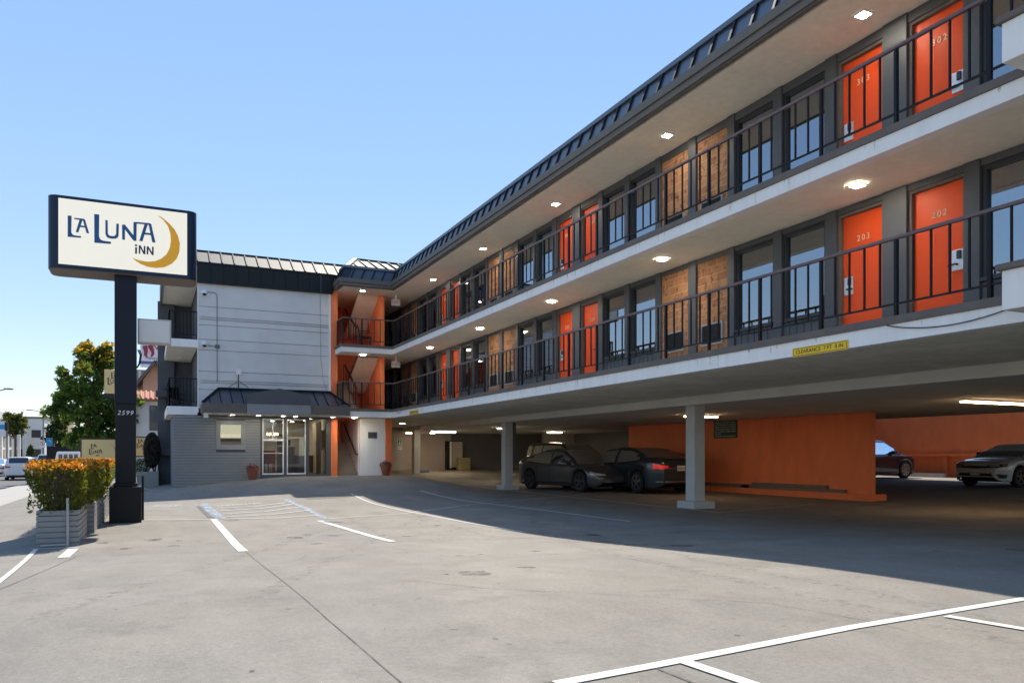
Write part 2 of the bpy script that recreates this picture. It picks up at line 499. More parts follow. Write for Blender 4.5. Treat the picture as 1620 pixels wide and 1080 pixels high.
M['walk'] = mat("sidewalk_concrete", (0.40, 0.375, 0.335), 0.85, var=0.10, vscale=0.9, var2=0.08, v2scale=20, bump=0.2, bscale=100)
M['kerb'] = mat("kerb_concrete", (0.36, 0.34, 0.31), 0.85, var=0.12, vscale=2)

def worn_paint(name, col, lo=0.36, hi=0.44):
    """paint worn through to the concrete in flecks (transparent where gone)"""
    m = bpy.data.materials.new(name); m.use_nodes = True
    nt = m.node_tree; b = nt.nodes["Principled BSDF"]
    b.inputs["Base Color"].default_value = (*col, 1); b.inputs["Roughness"].default_value = 0.75
    tc = nt.nodes.new("ShaderNodeTexCoord")
    n = nt.nodes.new("ShaderNodeTexNoise"); n.inputs["Scale"].default_value = 9; n.inputs["Detail"].default_value = 8; n.inputs["Roughness"].default_value = 0.75
    nt.links.new(tc.outputs["Object"], n.inputs["Vector"])
    mr = nt.nodes.new("ShaderNodeMapRange"); mr.inputs[1].default_value = lo; mr.inputs[2].default_value = hi
    nt.links.new(n.outputs["Fac"], mr.inputs[0])
    nt.links.new(mr.outputs[0], b.inputs["Alpha"])
    return m
M['paint'] = worn_paint("white_line_paint", (0.60, 0.59, 0.55), 0.31, 0.40)
M['paintblue'] = worn_paint("blue_line_paint", (0.36, 0.46, 0.58), 0.40, 0.60)
M['paintgone'] = worn_paint("faded_paint", (0.52, 0.52, 0.50), 0.42, 0.62)
M['patch'] = worn_paint("dark_patch", (0.12, 0.115, 0.105), 0.34, 0.56)
M['drip'] = worn_paint("drip_stain", (0.36, 0.29, 0.21), 0.42, 0.95)
M['oil'] = worn_paint("oil_stain", (0.045, 0.04, 0.036), 0.42, 0.72)
M['tyremark'] = worn_paint("tyre_mark", (0.10, 0.095, 0.088), 0.50, 0.95)
M['crack'] = worn_paint("joint_filler", (0.075, 0.068, 0.058), 0.30, 0.56)

def leaf_mat(name, c1, c2, c3=None, scale=2.5, trans=0.35):
    m = bpy.data.materials.new(name); m.use_nodes = True
    nt = m.node_tree; nt.nodes.clear()
    out = nt.nodes.new("ShaderNodeOutputMaterial")
    tc = nt.nodes.new("ShaderNodeTexCoord")
    n = nt.nodes.new("ShaderNodeTexNoise"); n.inputs["Scale"].default_value = scale; n.inputs["Detail"].default_value = 5
    nt.links.new(tc.outputs["Object"], n.inputs["Vector"])
    cr = nt.nodes.new("ShaderNodeValToRGB")
    cr.color_ramp.elements[0].position = 0.36; cr.color_ramp.elements[0].color = (*c1, 1)
    cr.color_ramp.elements[1].position = 0.64; cr.color_ramp.elements[1].color = (*c2, 1)
    if c3:
        e = cr.color_ramp.elements.new(0.74); e.color = (*c3, 1)
    nt.links.new(n.outputs["Fac"], cr.inputs[0])
    d = nt.nodes.new("ShaderNodeBsdfPrincipled"); d.inputs["Roughness"].default_value = 0.45
    d.inputs["Specular IOR Level"].default_value = 0.4
    t = nt.nodes.new("ShaderNodeBsdfTranslucent")
    br = nt.nodes.new("ShaderNodeMix"); br.data_type = 'RGBA'; br.blend_type = 'MULTIPLY'; br.inputs[0].default_value = 1
    br.inputs[7].default_value = (1.6, 1.5, 0.6, 1)
    nt.links.new(cr.outputs[0], br.inputs[6])
    nt.links.new(cr.outputs[0], d.inputs["Base Color"]); nt.links.new(br.outputs[2], t.inputs[0])
    mx = nt.nodes.new("ShaderNodeMixShader"); mx.inputs[0].default_value = trans
    nt.links.new(d.outputs[0], mx.inputs[1]); nt.links.new(t.outputs[0], mx.inputs[2])
    nt.links.new(mx.outputs[0], out.inputs[0])
    return m
M['leaf_big'] = leaf_mat("leaf_flowering_gum", (0.055, 0.11, 0.025), (0.12, 0.19, 0.04), (0.20, 0.23, 0.05), 1.2, 0.5)
M['leaf_street'] = leaf_mat("leaf_street", (0.05, 0.075, 0.012), (0.13, 0.14, 0.02), (0.20, 0.17, 0.03), 0.9)
M['leaf_dark'] = leaf_mat("leaf_dark_street", (0.025, 0.05, 0.015), (0.08, 0.10, 0.025), None, 0.9)
M['blossom'] = leaf_mat("blossom_orange", (0.34, 0.20, 0.015), (0.42, 0.30, 0.03), (0.34, 0.12, 0.015), 3.0, 0.5)
M['hedge'] = leaf_mat("hedge_leaf", (0.060, 0.078, 0.014), (0.15, 0.165, 0.020), (0.30, 0.25, 0.03), 7.0, 0.6)
M['hedgetip'] = leaf_mat("hedge_new_leaf", (0.48, 0.15, 0.02), (0.58, 0.28, 0.03), (0.42, 0.11, 0.03), 7.0, 0.5)
M['topiary'] = leaf_mat("topiary_leaf", (0.022, 0.022, 0.018), (0.055, 0.05, 0.035), (0.09, 0.07, 0.045), 6.0, 0.15)

# ------------------------------------------------------------------ text as mesh
def text_mesh(name, body, size, mtl, loc, xdir, updir, parent=None, depth=0.004, align='CENTER', shear=0.0, spacing=1.0, local=False, drop=None, width=None):
    cu = bpy.data.curves.new(name + "_curve", 'FONT')
    cu.body = body; cu.size = size; cu.extrude = depth / 2; cu.align_x = align; cu.align_y = 'CENTER'
    cu.shear = shear; cu.space_character = spacing; cu.resolution_u = 3
    to = bpy.data.objects.new(name + "_tmp", cu)
    COL.objects.link(to)
    dg = bpy.context.evaluated_depsgraph_get(); dg.update()
    me = bpy.data.meshes.new_from_object(to.evaluated_get(dg))
    bpy.data.objects.remove(to); bpy.data.curves.remove(cu)
    xd = Vector(xdir).normalized(); ud = Vector(updir).normalized(); nd = xd.cross(ud)
    xs = [v.co.x for v in me.vertices] or [0, 1]
    sc = 1.0
    if width: sc = width / max(1e-6, max(xs) - min(xs))
    L = Vector(loc)
    for v in me.vertices:
        p = L + xd * v.co.x * sc + ud * v.co.y + nd * v.co.z
        if drop is not None: p.z = gh(p.x, p.y) + drop + v.co.z
        v.co = p
    me.materials.clear(); me.materials.append(mtl)
    me.name = name
    o = bpy.data.objects.new(name, me)
    return link(o, parent, local)

# ------------------------------------------------------------------ ground, street, markings
def linsp(a, b, n): return [a + (b - a) * i / n for i in range(n + 1)]
def sheet(name, xs, ys, zf, m, kind='structure'):
    mb = MB()
    for y in ys:
        for x in xs: mb.v.append((x, y, zf(x, y)))
    nx = len(xs)
    for j in range(len(ys) - 1):
        for i in range(nx - 1):
            a = j * nx + i
            mb.f.append((a, a + 1, a + nx + 1, a + nx))
    o = mb.build(name, m, smooth=True, fixn=False)
    return tag(o, kind=kind)
KERB_X, FARKERB_X = -6.6, -19.0
def ground_z(x, y):
    if x <= KERB_X - 0.01 and x >= FARKERB_X + 0.01: return gh(KERB_X, y) - 0.14
    if x < FARKERB_X: return gh(KERB_X, y)
    return gh(x, y)
xs = [-1500, -600, -200, -90, -45, -30] + [FARKERB_X - 0.02, FARKERB_X + 0.02] + linsp(-16, -9, 4) + [KERB_X - 0.02, KERB_X] + linsp(-6, 25, 70) + [28, 34, 45, 80, 200, 600, 1500]
ys = [-600, -150, -50, -20] + linsp(-6, 46, 104) + [52, 60, 75, 100, 150, 220, 350, 700, 1500]
sheet("ground", xs, ys, ground_z, M['concrete'])
ysr = [-60, -20] + linsp(-6, 46, 26) + [60, 90, 150, 250, 450, 900]
sheet("road", linsp(FARKERB_X + 0.1, KERB_X - 0.06, 8), ysr, lambda x, y: gh(KERB_X, y) - 0.14 + 0.006 + 0.05 * (1 - ((x + 12.8) / 6.3) ** 2), M['asphalt'])
sheet("sidewalk", linsp(-6.42, -3.9, 5), [20.5] + linsp(21, 46, 25) + [60, 90, 150, 300, 600], lambda x, y: gh(x, y) + 0.005, M['walk'])
sheet("far_sidewalk", [-23.0, FARKERB_X - 0.1], ysr, lambda x, y: gh(KERB_X, y) + 0.005, M['walk'])
mb = MB()
for y0, y1 in zip(ysr[:-1], ysr[1:]):
    if y1 < 20: continue
    z0, z1 = gh(KERB_X, y0), gh(KERB_X, y1)
    mb.prism([(-6.60, y0, z0 - 0.2), (-6.44, y0, z0 - 0.2), (-6.44, y0, z0 + 0.012), (-6.58, y0, z0 + 0.010)], (0, y1 - y0 - 0.01, z1 - z0))
tag(mb.build("kerb", M['kerb']), kind='structure')
mb = MB()
for i in range(14):
    y = 30 + i * 9
    z = gh(KERB_X, y) - 0.14 + 0.012
    for x in (-9.8, -16.0):
        zz = z + 0.05 * (1 - ((x + 12.8) / 6.3) ** 2)
        mb.poly([(x - 0.06, y, zz), (x + 0.06, y, zz), (x + 0.06, y + 3, zz), (x - 0.06, y + 3, zz)])
tag(mb.build("lane_markings", M['paintgone']), kind='structure')

def strip(mb, a, b, w, dz=0.006, n=None, w2=None):
    """a painted strip on the ground between world points a and b"""
    a, b = Vector(a), Vector(b)
    d = (b - a).xy; L = d.length; d.normalize(); s = Vector((-d.y, d.x))
    n = n or max(1, int(L / 0.4)); w2 = w2 or w
    base = len(mb.v)
    for i in range(n + 1):
        t = i / n; p = a.xy.lerp(b.xy, t); ww = w + (w2 - w) * t
        for k in (-0.5, 0.5):
            q = p + s * ww * k
            mb.v.append((q.x, q.y, gh(q.x, q.y) + dz))
    for i in range(n):
        q = base + 2 * i
        mb.f.append((q, q + 1, q + 3, q + 2))
def pline(mb, pts, w, dz=0.006):
    P = [gp(*p) for p in pts]
    for a, b in zip(P[:-1], P[1:]): strip(mb, a, b, w, dz)

mb = MB()
# long stall boundary at the front and its two ticks
pline(mb, [(880, 1082), (1035, 1053), (1350, 992), (1640, 944)], 0.085)
strip(mb, gp(1082, 1047) , gp(1330, 1130), 0.085, 0.0075)
strip(mb, gp(1497, 975), gp(1700, 1009), 0.085, 0.0075)
# stalls in the middle of the lot
pline(mb, [(338, 821), (385, 872)], 0.13)
pline(mb, [(505, 823.5), (622, 856.5)], 0.12)
pline(mb, [(228, 822.5), (336, 822)], 0.09, 0.0075)
pline(mb, [(520, 820), (640, 812), (745, 798), (905, 784), (1000, 775)], 0.05)
pline(mb, [(555, 780.5), (640, 808), (742, 827), (828, 841)], 0.055, 0.0075)
pline(mb, [(665, 776), (830, 803), (998, 825)], 0.075, 0.0075)
pline(mb, [(762, 770.5), (895, 785), (1135, 810.5)], 0.075, 0.0085)
pline(mb, [(1135, 811), (1290, 797)], 0.05, 0.0065)
pline(mb, [(100, 882), (116, 868)], 0.14)
pline(mb, [(-10, 927), (57, 868.5), (122, 866)], 0.06, 0.0075)
tag(mb.build("parking_lines", M['paint'], fixn=False), kind='structure')
mb = MB()
for (a, b) in (((343, 803.5), (452, 795)), ((348, 808), (462, 797.5)), ((353, 813), (474, 802)), ((358, 817.5), (490, 807)), ((364, 820.5), (505, 815))):
    m_ = ((a[0] + b[0]) / 2 + 6, (a[1] + b[1]) / 2 + 1.6)
    pline(mb, [a, m_, b], 0.075, 0.0095)
tag(mb.build("access_aisle_hatching", M['paint'], fixn=False), kind='structure')
mb = MB()
pline(mb, [(322, 797.5), (350, 820.5)], 0.22, 0.0075)
pline(mb, [(452, 790), (478, 801), (516, 821)], 0.14, 0.0075)
tag(mb.build("access_aisle_border", M['paintblue'], fixn=False), kind='structure')
mb = MB()
pline(mb, [(240, 800.5), (286, 800)], 0.5, 0.0075)
tag(mb.build("faded_stencil", M['paintgone'], fixn=False), kind='structure')
mb = MB()
pline(mb, [(316, 800), (336, 819)], 0.18, 0.0065)
pline(mb, [(485, 789), (548, 785)], 0.5, 0.0065)
pline(mb, [(512, 825), (542, 826)], 0.25, 0.0065)
tag(mb.build("asphalt_patches", M['patch'], fixn=False), kind='structure')
t_ = gp(378, 798); t2 = gp(345, 800); t3 = gp(410, 795.5)
no_park = text_mesh("no_parking_stencil", "NO PARKING", 0.42, M['paint'], t_, (t2 - t3), Vector((0.25, -1, 0)), None, 0.001, drop=0.0095, width=(t3 - t2).length)
tag(no_park, kind='structure')
mb = MB()
pline(mb, [(296, 780), (318, 797), (340, 822), (389, 872.5), (455, 925), (521, 982), (560, 1015), (600, 1050), (640, 1084)], 0.007, 0.0055)
pline(mb, [(0, 932), (120, 880), (240, 876), (390, 872.5), (620, 858)], 0.010, 0.0050)
pline(mb, [(860, 1081), (1030, 1050), (1350, 989), (1640, 940)], 0.022, 0.0050)
pline(mb, [(1020, 1050), (1120, 1090)], 0.012, 0.0052)
tag(mb.build("pavement_joints", M['crack'], fixn=False), kind='structure')
rndp = random.Random(42)
def spot(mb, x, y, r, dz=0.0045):
    n = 12; base = len(mb.v); mb.v.append((x, y, gh(x, y) + dz))
    for i in range(n):
        a = 6.2832 * i / n; rr = r * rndp.uniform(0.7, 1.2)
        px_, py_ = x + rr * math.cos(a), y + rr * 1.3 * math.sin(a); mb.v.append((px_, py_, gh(px_, py_) + dz))
    for i in range(n): mb.f.append((base, base + 1 + i, base + 1 + (i + 1) % n))
mb = MB()
for (cx_, cy_, k_) in ((0.5, 13.5, 9), (2.6, 13.2, 10), (4.6, 13.4, 10), (6.0, 9.0, 7), (3.4, 7.5, 8), (9.5, 18.0, 8), (11.0, 22.0, 8), (1.8, 19.5, 7), (8.8, 5.2, 7), (15.5, 20.5, 9), (20.5, 13.5, 8)):
    for i in range(k_):
        spot(mb, cx_ + rndp.gauss(0, 0.55), cy_ + rndp.gauss(0, 0.9), rndp.choice((0.02, 0.03, 0.05, 0.09, 0.16)))
for i in range(160): spot(mb, rndp.uniform(-1, 9), rndp.uniform(3, 20), rndp.uniform(0.006, 0.018))
tag(mb.build("oil_stains", M['oil'], fixn=False), kind='structure')
mb = MB()
def arc(pts, w):
    P_ = [Vector(p + (0,)) for p in pts]
    for a, b in zip(P_[:-1], P_[1:]): strip(mb, a, b, w, 0.0035)
for off in (0, 1.55):
    arc([(5.0 - off * 0.3 + 0.02 * t * t, 2.0 + off * 0.5 + 1.0 * t) for t in range(0, 20)], 0.19)
    arc([(-0.8 + off + 0.35 * t, 6.0 + 0.9 * t - 0.012 * t * t + off * 0.2) for t in range(0, 17)], 0.18)
    arc([(16.0 - 0.95 * t, 9.5 + off + 0.10 * t + 0.004 * t * t) for t in range(0, 15)], 0.19)
    arc([(3.5 + off + 0.05 * t, 11.5 + 0.7 * t) for t in range(0, 12)], 0.17)
tag(mb.build("tyre_marks", M['tyremark'], fixn=False), kind='structure')
mb = MB()
for c0 in (((4.2, 3.2), 1.1, 16), ((7.4, 6.5), 2.2, 14), ((1.0, 9.0), 0.4, 12), ((6.5, 12.0), 2.8, 15), ((13.0, 12.0), 0.9, 14)):
    (x_, y_), a_, n_ = c0
    for i in range(n_):
        a_ += rndp.gauss(0, 0.28); q_ = (x_ + 0.28 * math.cos(a_), y_ + 0.28 * math.sin(a_))
        strip(mb, (x_, y_, 0), (q_[0], q_[1], 0), rndp.uniform(0.004, 0.009), 0.0042, n=1); x_, y_ = q_
for (a_, b_) in (((-1.0, 7.9), (8.2, 8.6)), ((3.2, 21.0), (12.0, 20.6)), ((8.7, 1.5), (8.75, 26.0)), ((12.3, 9.8), (23.0, 9.8))):
    strip(mb, a_ + (0,), b_ + (0,), 0.008, 0.0041)
tag(mb.build("hairline_cracks", M['crack'], fixn=False), kind='structure')
mb = MB()
pline(mb, [(405, 760), (440, 756.5), (500, 752.5), (640, 752.8)], 0.10, 0.0065)
tag(mb.build("threshold_strip", M['concrete_pale'], fixn=False), kind='structure')

# ------------------------------------------------------------------ room wing of the motel
XF, XW, XB = 8.63, 10.0, 22.6          # walkway edge, room wall, back of the building
Y0, YC, YE = -4.5, 29.45, 44.0         # near end, inside corner, far end
wing = thing("motel_room_wing", "three storey motel wing with orange doors and open walkways over a car park", "building", (14, 15, 0.05))
def floor_slab(zb, zt):
    mb = MB()
    # fascia (white), flush with slab edge
    mb.box(XF, XF + 0.18, Y0, YC, zb, zt - 0.09)
    mb.box(6.62, XF, YC, YC + 0.18, zb, zt - 0.09)
    mb.box(6.62, 6.80, YC + 0.18, 30.55, zb, zt - 0.09)
    o = mb.build("walkway_fascia", M['white'], wing)
    mb = MB()
    mb.box(XF - 0.025, XF + 0.22, Y0, YC - 0.03, zt - 0.088, zt + 0.012)
    mb.box(6.595, XF + 0.22, YC - 0.03, YC + 0.2, zt - 0.088, zt + 0.012)
    mb.box(6.595, 6.82, YC + 0.2, 30.55, zt - 0.088, zt + 0.012)
    mb.build("edge_coping", M['coping'], o)
    rd = random.Random(int(zb * 100)); mb = MB()
    z1 = zt - 0.09; prof = [(4.5, 0.004)]; y = 4.6
    while y < YC - 0.5:
        w = rd.uniform(0.012, 0.05); h = rd.uniform(0.05, 0.2)
        prof += [(y, 0.004), (y + w * 0.3, h), (y + w * 0.7, h), (y + w, 0.004)]
        y += w + rd.expovariate(1 / 0.5) + 0.01
    for (yy, h) in prof: mb.v += [(XF - 0.0025, yy, z1), (XF - 0.0025, yy, z1 - h)]
    for i in range(len(prof) - 1): mb.f.append((2 * i, 2 * i + 2, 2 * i + 3, 2 * i + 1))
    mb.build("drip_stains", M['drip'], o, fixn=False)
    return o
for (zb, zt) in ((2.861, 3.17), (5.335, 5.62)):
    floor_slab(zb, zt)
# slab bodies (undersides)
mb = MB()
mb.box(XF + 0.18, 12.3, Y0, YC + 0.18, 2.87, 3.15)
mb.box(6.80, 12.3, YC + 0.18, 30.5, 2.87, 3.15)
mb.box(8.72, 12.3, 30.5, YE, 2.87, 3.15)
mb.build("lower_slab", M['slabsoffit'], wing)
mb = MB()
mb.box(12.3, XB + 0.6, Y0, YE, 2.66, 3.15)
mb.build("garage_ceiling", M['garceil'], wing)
mb = MB()
mb.box(XF + 0.18, XB + 0.6, Y0, YC + 0.18, 5.345, 5.605)
mb.box(6.80, XB, YC + 0.18, 30.5, 5.345, 5.605)
mb.box(8.72, XB, 30.5, YE, 5.345, 5.605)
mb.build("upper_slab", M['soffit'], wing)
mb = MB()
mb.box(XF + 0.10, XB, Y0, YC + 0.1, 7.845, 8.3)
mb.box(6.75, XB, YC + 0.1, 30.5, 7.845, 8.3)
mb.box(6.60, XB, 30.5, YE, 7.845, 8.3)
mb.build("roof_soffit", M['soffit'], wing)
# room wall body behind the openings
mb = MB()
mb.box(XW + 0.28, XB - 0.05, Y0, YE - 0.1, 3.15, 5.34)
mb.box(XW + 0.28, XB - 0.05, Y0, YE - 0.1, 5.61, 7.84)
mb.build("room_wall", M['frame'], wing)

# facade bays: door, window, brick, mirrored about 4.725 m
def bay_elements():
    out = []
    base = [('door', -1.085, -0.205), ('door', 0.205, 1.07), ('win', 1.30, 2.26), ('win', 2.46, 3.47), ('brick', 3.66, 4.60)]
    for c in (-1.465, 7.985, 17.435, 26.885, 36.335):
        for (k, a, b) in base:
            out.append((k, c + a, c + b))
            if k != 'door': out.append((k, c - b, c - a))
    return sorted((e for e in out if e[1] > 3.0 and e[2] < 40), key=lambda e: e[1])
ELS = bay_elements()
door_numbers = {0: ["202", "203", "204", "205", "206", "207"], 1: ["302", "303", "304", "305", "306", "307"]}
FLOORS = ((3.17, 5.335), (5.62, 7.84))
for fi, (zf, zc) in enumerate(FLOORS):
    zhead = zf + 2.07
    # posts between elements + header
    mb = MB()
    edges = [3.0]
    prev = 3.0
    for (k, a, b) in ELS:
        mb.box(XW - 0.02, XW + 0.27, prev, a, zf, zc)
        prev = b
    mb.box(XW - 0.02, XW + 0.27, prev, 40.5, zf, zc)
    for (k, a, b) in ELS:
        mb.box(XW + 0.004, XW + 0.27, a, b, zhead, zc)
    mb.build("facade_frame", M['frame'], wing, bevel=0.004)
    nd = 0
    for (k, a, b) in ELS:
        if k == 'door':
            mb = MB(); mb.box(XW + 0.09, XW + 0.14, a + 0.05, b - 0.05, zf + 0.012, zhead - 0.05)
            d = mb.build("door", M['door'], wing, bevel=0.003)
            if nd < 6: tag(d, "orange guest room door numbered " + door_numbers[fi][nd])
            mb = MB()
            mb.box(XW + 0.03, XW + 0.2, a, a + 0.048, zf, zhead); mb.box(XW + 0.03, XW + 0.2, b - 0.048, b, zf, zhead)
            mb.box(XW + 0.03, XW + 0.2, a + 0.05, b - 0.05, zhead - 0.048, zhead)
            mb.build("door_frame", M['coping'], d)
            # lock on the side of the pair: nearer door -> low Y edge, farther -> high Y edge
            near = (nd % 2 == 0)
            yc = (a + 0.16) if near else (b - 0.16)
            mb = MB(); mb.box(XW + 0.075, XW + 0.089, yc - 0.085, yc + 0.085, zf + 0.78, zf + 1.06)
            pl = mb.build("handle_plate", M['plate_white'], d, bevel=0.004)
            mb = MB()
            mb.box(XW + 0.045, XW + 0.074, yc - 0.055, yc - 0.005, zf + 0.93, zf + 1.04)
            sgn = 1 if near else -1
            mb.tube([(XW + 0.074, yc, zf + 0.86), (XW + 0.03, yc, zf + 0.86), (XW + 0.03, yc + 0.11 * sgn, zf + 0.855)], 0.013, 8)
            mb.build("door_handle", M['frame_dk'], d)
            if nd < 6:
                text_mesh("door_number", door_numbers[fi][nd], 0.13, M['letterdk'], (XW + 0.086, (a + b) / 2, zf + 1.63), (0, -1, 0), (0, 0, 1), d, 0.006, spacing=1.35)
            nd += 1
        elif k == 'win':
            zs = zf + 0.55
            # spandrel of grooved boards
            mb = MB()
            n = 6; w = (b - a) / n
            for i in range(n):
                mb.box(XW + 0.02, XW + 0.06, a + i * w + 0.008, a + (i + 1) * w - 0.008, zf, zs)
            mb.box(XW + 0.062, XW + 0.2, a, b, zf, zs)
            sp_ = mb.build("spandrel", M['frame'], wing)
            mb = MB()
            for (y0, y1, z0, z1) in ((a, a + 0.06, zs, zhead), (b - 0.06, b, zs, zhead), (a + 0.06, b - 0.06, zs, zs + 0.06), (a + 0.06, b - 0.06, zhead - 0.06, zhead)):
                mb.box(XW + 0.03, XW + 0.14, y0, y1, z0, z1)
            mb.box(XW - 0.03, XW + 0.03, a + 0.01, b - 0.01, zs - 0.02, zs + 0.035)
            wfr = mb.build("window", M['frame_dk'], wing, bevel=0.004)
            mb = MB(); mb.box(XW + 0.085, XW + 0.092, a + 0.06, b - 0.06, zs + 0.06, zhead - 0.06)
            mb.build("pane", M['pane'], wfr)
            # curtain: gathered folds behind the glass
            cm = MB(); ny = 40; rr = random.random() * 6; opn = random.choice((0, 0, 0.12, 0.3, 0.0, 0.45)); lft = random.random() < 0.5
            for i in range(ny + 1):
                y = (a + 0.03 if lft else a + 0.03 + (b - a) * opn) + (b - a - 0.06) * (1 - opn) * i / ny
                x = XW + 0.19 + 0.025 * math.sin(i * 1.1 + rr) + 0.01 * math.sin(i * 2.7 + rr)
                cm.v += [(x, y, zs + 0.02), (x, y, zhead - 0.02)]
            for i in range(ny): cm.f.append((2*i, 2*i+2, 2*i+3, 2*i+1))
            cm.build("curtain", M[random.choice(('curtain', 'curtain', 'curtain_pale', 'curtain_dark'))], wfr, smooth=True, fixn=False)
        else:
            mb = MB(); mb.box(XW + 0.03, XW + 0.25, a, b, zf, zhead)
            bp_ = mb.build("brick_panel", M['brick'], wing)
            # wall air conditioner near the foot of the panel
            inner = (b > round((b - 3.26) / 9.45) * 9.45 + 3.26)
            y0, y1 = a + 0.16, b - 0.14
            mb = MB()
            z0, z1 = zf + 0.40, zf + 0.82
            mb.box(XW - 0.01, XW + 0.029, y0, y1, z0, z0 + 0.025); mb.box(XW - 0.01, XW + 0.029, y0, y1, z1 - 0.025, z1)
            mb.box(XW - 0.01, XW + 0.029, y0, y0 + 0.025, z0 + 0.025, z1 - 0.025); mb.box(XW - 0.01, XW + 0.029, y1 - 0.025, y1, z0 + 0.025, z1 - 0.025)
            g_ = mb.build("vent_frame", M['pipe'], bp_)
            mb = MB()
            for i in range(12):
                z = z0 + 0.04 + i * 0.03
                mb.obox((XW + 0.008, (y0 + y1) / 2, z), (0.012, 0, -0.008), (0, (y1 - y0) / 2 - 0.026, 0), (0.001, 0, 0.0015))
            mb.box(XW + 0.022, XW + 0.0288, y0 + 0.026, y1 - 0.026, z0 + 0.026, z1 - 0.026)
            mb.build("vent_grille", M['grille'], bp_)

# railings
def railing_run(mbr, mbt, pts, zf, spacing=0.245, per=5):
    for (p, q) in zip(pts[:-1], pts[1:]):
        p, q = Vector(p), Vector(q); d = q - p; L = d.length; d.normalize()
        n = max(2, int(round(L / spacing)))
        zt, zb2 = zf + 1.02, zf + 0.17
        for i in range(n + 1):
            c = p + d * L * i / n
            post = (i % per == 0) or i == n
            w = 0.044 if post else 0.023
            z0 = zf if post else zb2 + 0.012
            a = Vector((d.x, d.y, 0)) * w / 2; b = Vector((-d.y, d.x, 0)) * w / 2
            mbr.obox((c.x, c.y, (z0 + zt - 0.022) / 2), a, b, (0, 0, (zt - 0.022 - z0) / 2))
        for (z, h) in ((zb2, 0.024),):
            mbr.bar((p.x, p.y, z), (q.x, q.y, z), 0.026, h)
        e = d * 0.025
        mbt.bar((p.x - e.x, p.y - e.y, zt), (q.x + e.x, q.y + e.y, zt), 0.056, 0.042)
for fi, (zf, zc) in enumerate(FLOORS):
    mbr, mbt = MB(), MB()
    xr = XF + 0.085
    railing_run(mbr, mbt, [(xr, 0.8, 0), (xr, YC + 0.09, 0)], zf + 0.012)
    railing_run(mbr, mbt, [(xr - 0.06, YC + 0.09, 0), (6.7, YC + 0.09, 0)], zf + 0.012, 0.26)
    railing_run(mbr, mbt, [(6.7, YC + 0.15, 0), (6.7, 30.5, 0)], zf + 0.012, 0.26)
    ro = mbr.build("railing", M['rail'], wing)
    mbt.build("top_rail", M['toprail'], ro, bevel=0.006)

# projecting white box of the near stair bay
for (zb, zt) in ((2.94, 3.36), (5.56, 5.98)):
    mb = MB(); mb.box(8.2, XF - 0.03, -1.0, 5.25, zb, zt); o = mb.build("white_parapet", M['white'], wing, bevel=0.01)
    mb = MB(); mb.box(8.16, XF - 0.035, -1.0, 5.30, zt + 0.002, zt + 0.07); mb.build("parapet_cap", M['coping'], o, bevel=0.008)

# mansard roof edge
def mansard(mbp, mbb, mbt1, mbc, a, b, out, ztrim=7.85, back=0.22, sp=0.5, e0=0.0, e1=0.0):
    """a->b: base line at the soffit, out: outward horizontal unit vector; e0,e1 = along-offset per unit outward at both ends (mitre)"""
    a, b, out = Vector(a), Vector(b), Vector(out)
    d = (b - a); L = d.length; d.normalize()
    def P(t, o, z):
        s0 = e0 * o; s1 = L + e1 * o
        return a + d * (s0 + (s1 - s0) * t) + out * o + Vector((0, 0, z))
    def band(m, o0, o1, z0, z1):
        m.prism([P(0, o0, z0), P(0, o1, z0), P(0, o1, z1), P(0, o0, z1)], (0, 0, 0)) if False else None
        q = [P(0, o0, z0), P(0, o1, z0), P(0, o1, z1), P(0, o0, z1)]; r = [P(1, o0, z0), P(1, o1, z0), P(1, o1, z1), P(1, o0, z1)]
        n = len(m.v); m.v += [tuple(v) for v in q + r]
        for f in ((0,1,2,3),(7,6,5,4),(0,4,5,1),(1,5,6,2),(2,6,7,3),(3,7,4,0)): m.f.append(tuple(n + i for i in f))
    z = ztrim
    band(mbt1, -0.06, 0.02, z, z + 0.02)
    band(mbt1, -0.06, 0.06, z + 0.022, z + 0.14)
    band(mbt1, -0.06, 0.10, z + 0.142, z + 0.29)
    q = [P(0, 0.04, z + 0.29), P(1, 0.04, z + 0.29), P(1, 0.04 - back, z + 0.74), P(0, 0.04 - back, z + 0.74)]
    bk = Vector((0, 0, 0)) - out * 0.30
    q = q + [v + bk for v in (q[0], q[1], q[2], q[3])]
    n_ = len(mbp.v); mbp.v += [tuple(v) for v in q]
    for f in ((0,1,2,3),(4,7,6,5),(0,4,5,1),(1,5,6,2),(2,6,7,3),(3,7,4,0)): mbp.f.append(tuple(n_ + i for i in f))
    n = max(1, int(round(L / sp)))
    for i in range(n + 1):
        t = i / n
        lo, hi = P(t, 0.055, z + 0.29), P(t, 0.055 - back, z + 0.74)
        up = Vector((out.x, out.y, 0.4))
        mbb.bar(lo, hi, 0.055, 0.05, up=up)
    band(mbc, -0.30, 0.085 - back, z + 0.742, z + 0.83)
mbp, mbb, mbt1, mbc = MB(), MB(), MB(), MB()
mansard(mbp, mbb, mbt1, mbc, (XF, Y0, 0), (XF, YC, 0), (-1, 0, 0), e1=-1.0)
mansard(mbp, mbb, mbt1, mbc, (XF, YC, 0), (6.62, YC, 0), (0, -1, 0), e0=1.0, e1=1.0, sp=0.42)
mansard(mbp, mbb, mbt1, mbc, (6.62, YC, 0), (6.62, 30.5, 0), (-1, 0, 0), e0=-1.0, sp=0.5)
rf = build2("mansard_roof", [(mbp, M['roofmetal']), (mbb, M['roofbatten'])], wing)
mbt1.build("roof_trim", M['trim'], wing)
mbc.build("roof_cap", M['roofcap'], rf)
mb = MB(); mb.box(XF + 0.35, XB, Y0, YE, 8.3, 8.55); mb.build("roof_deck", M['roofcap'], wing)

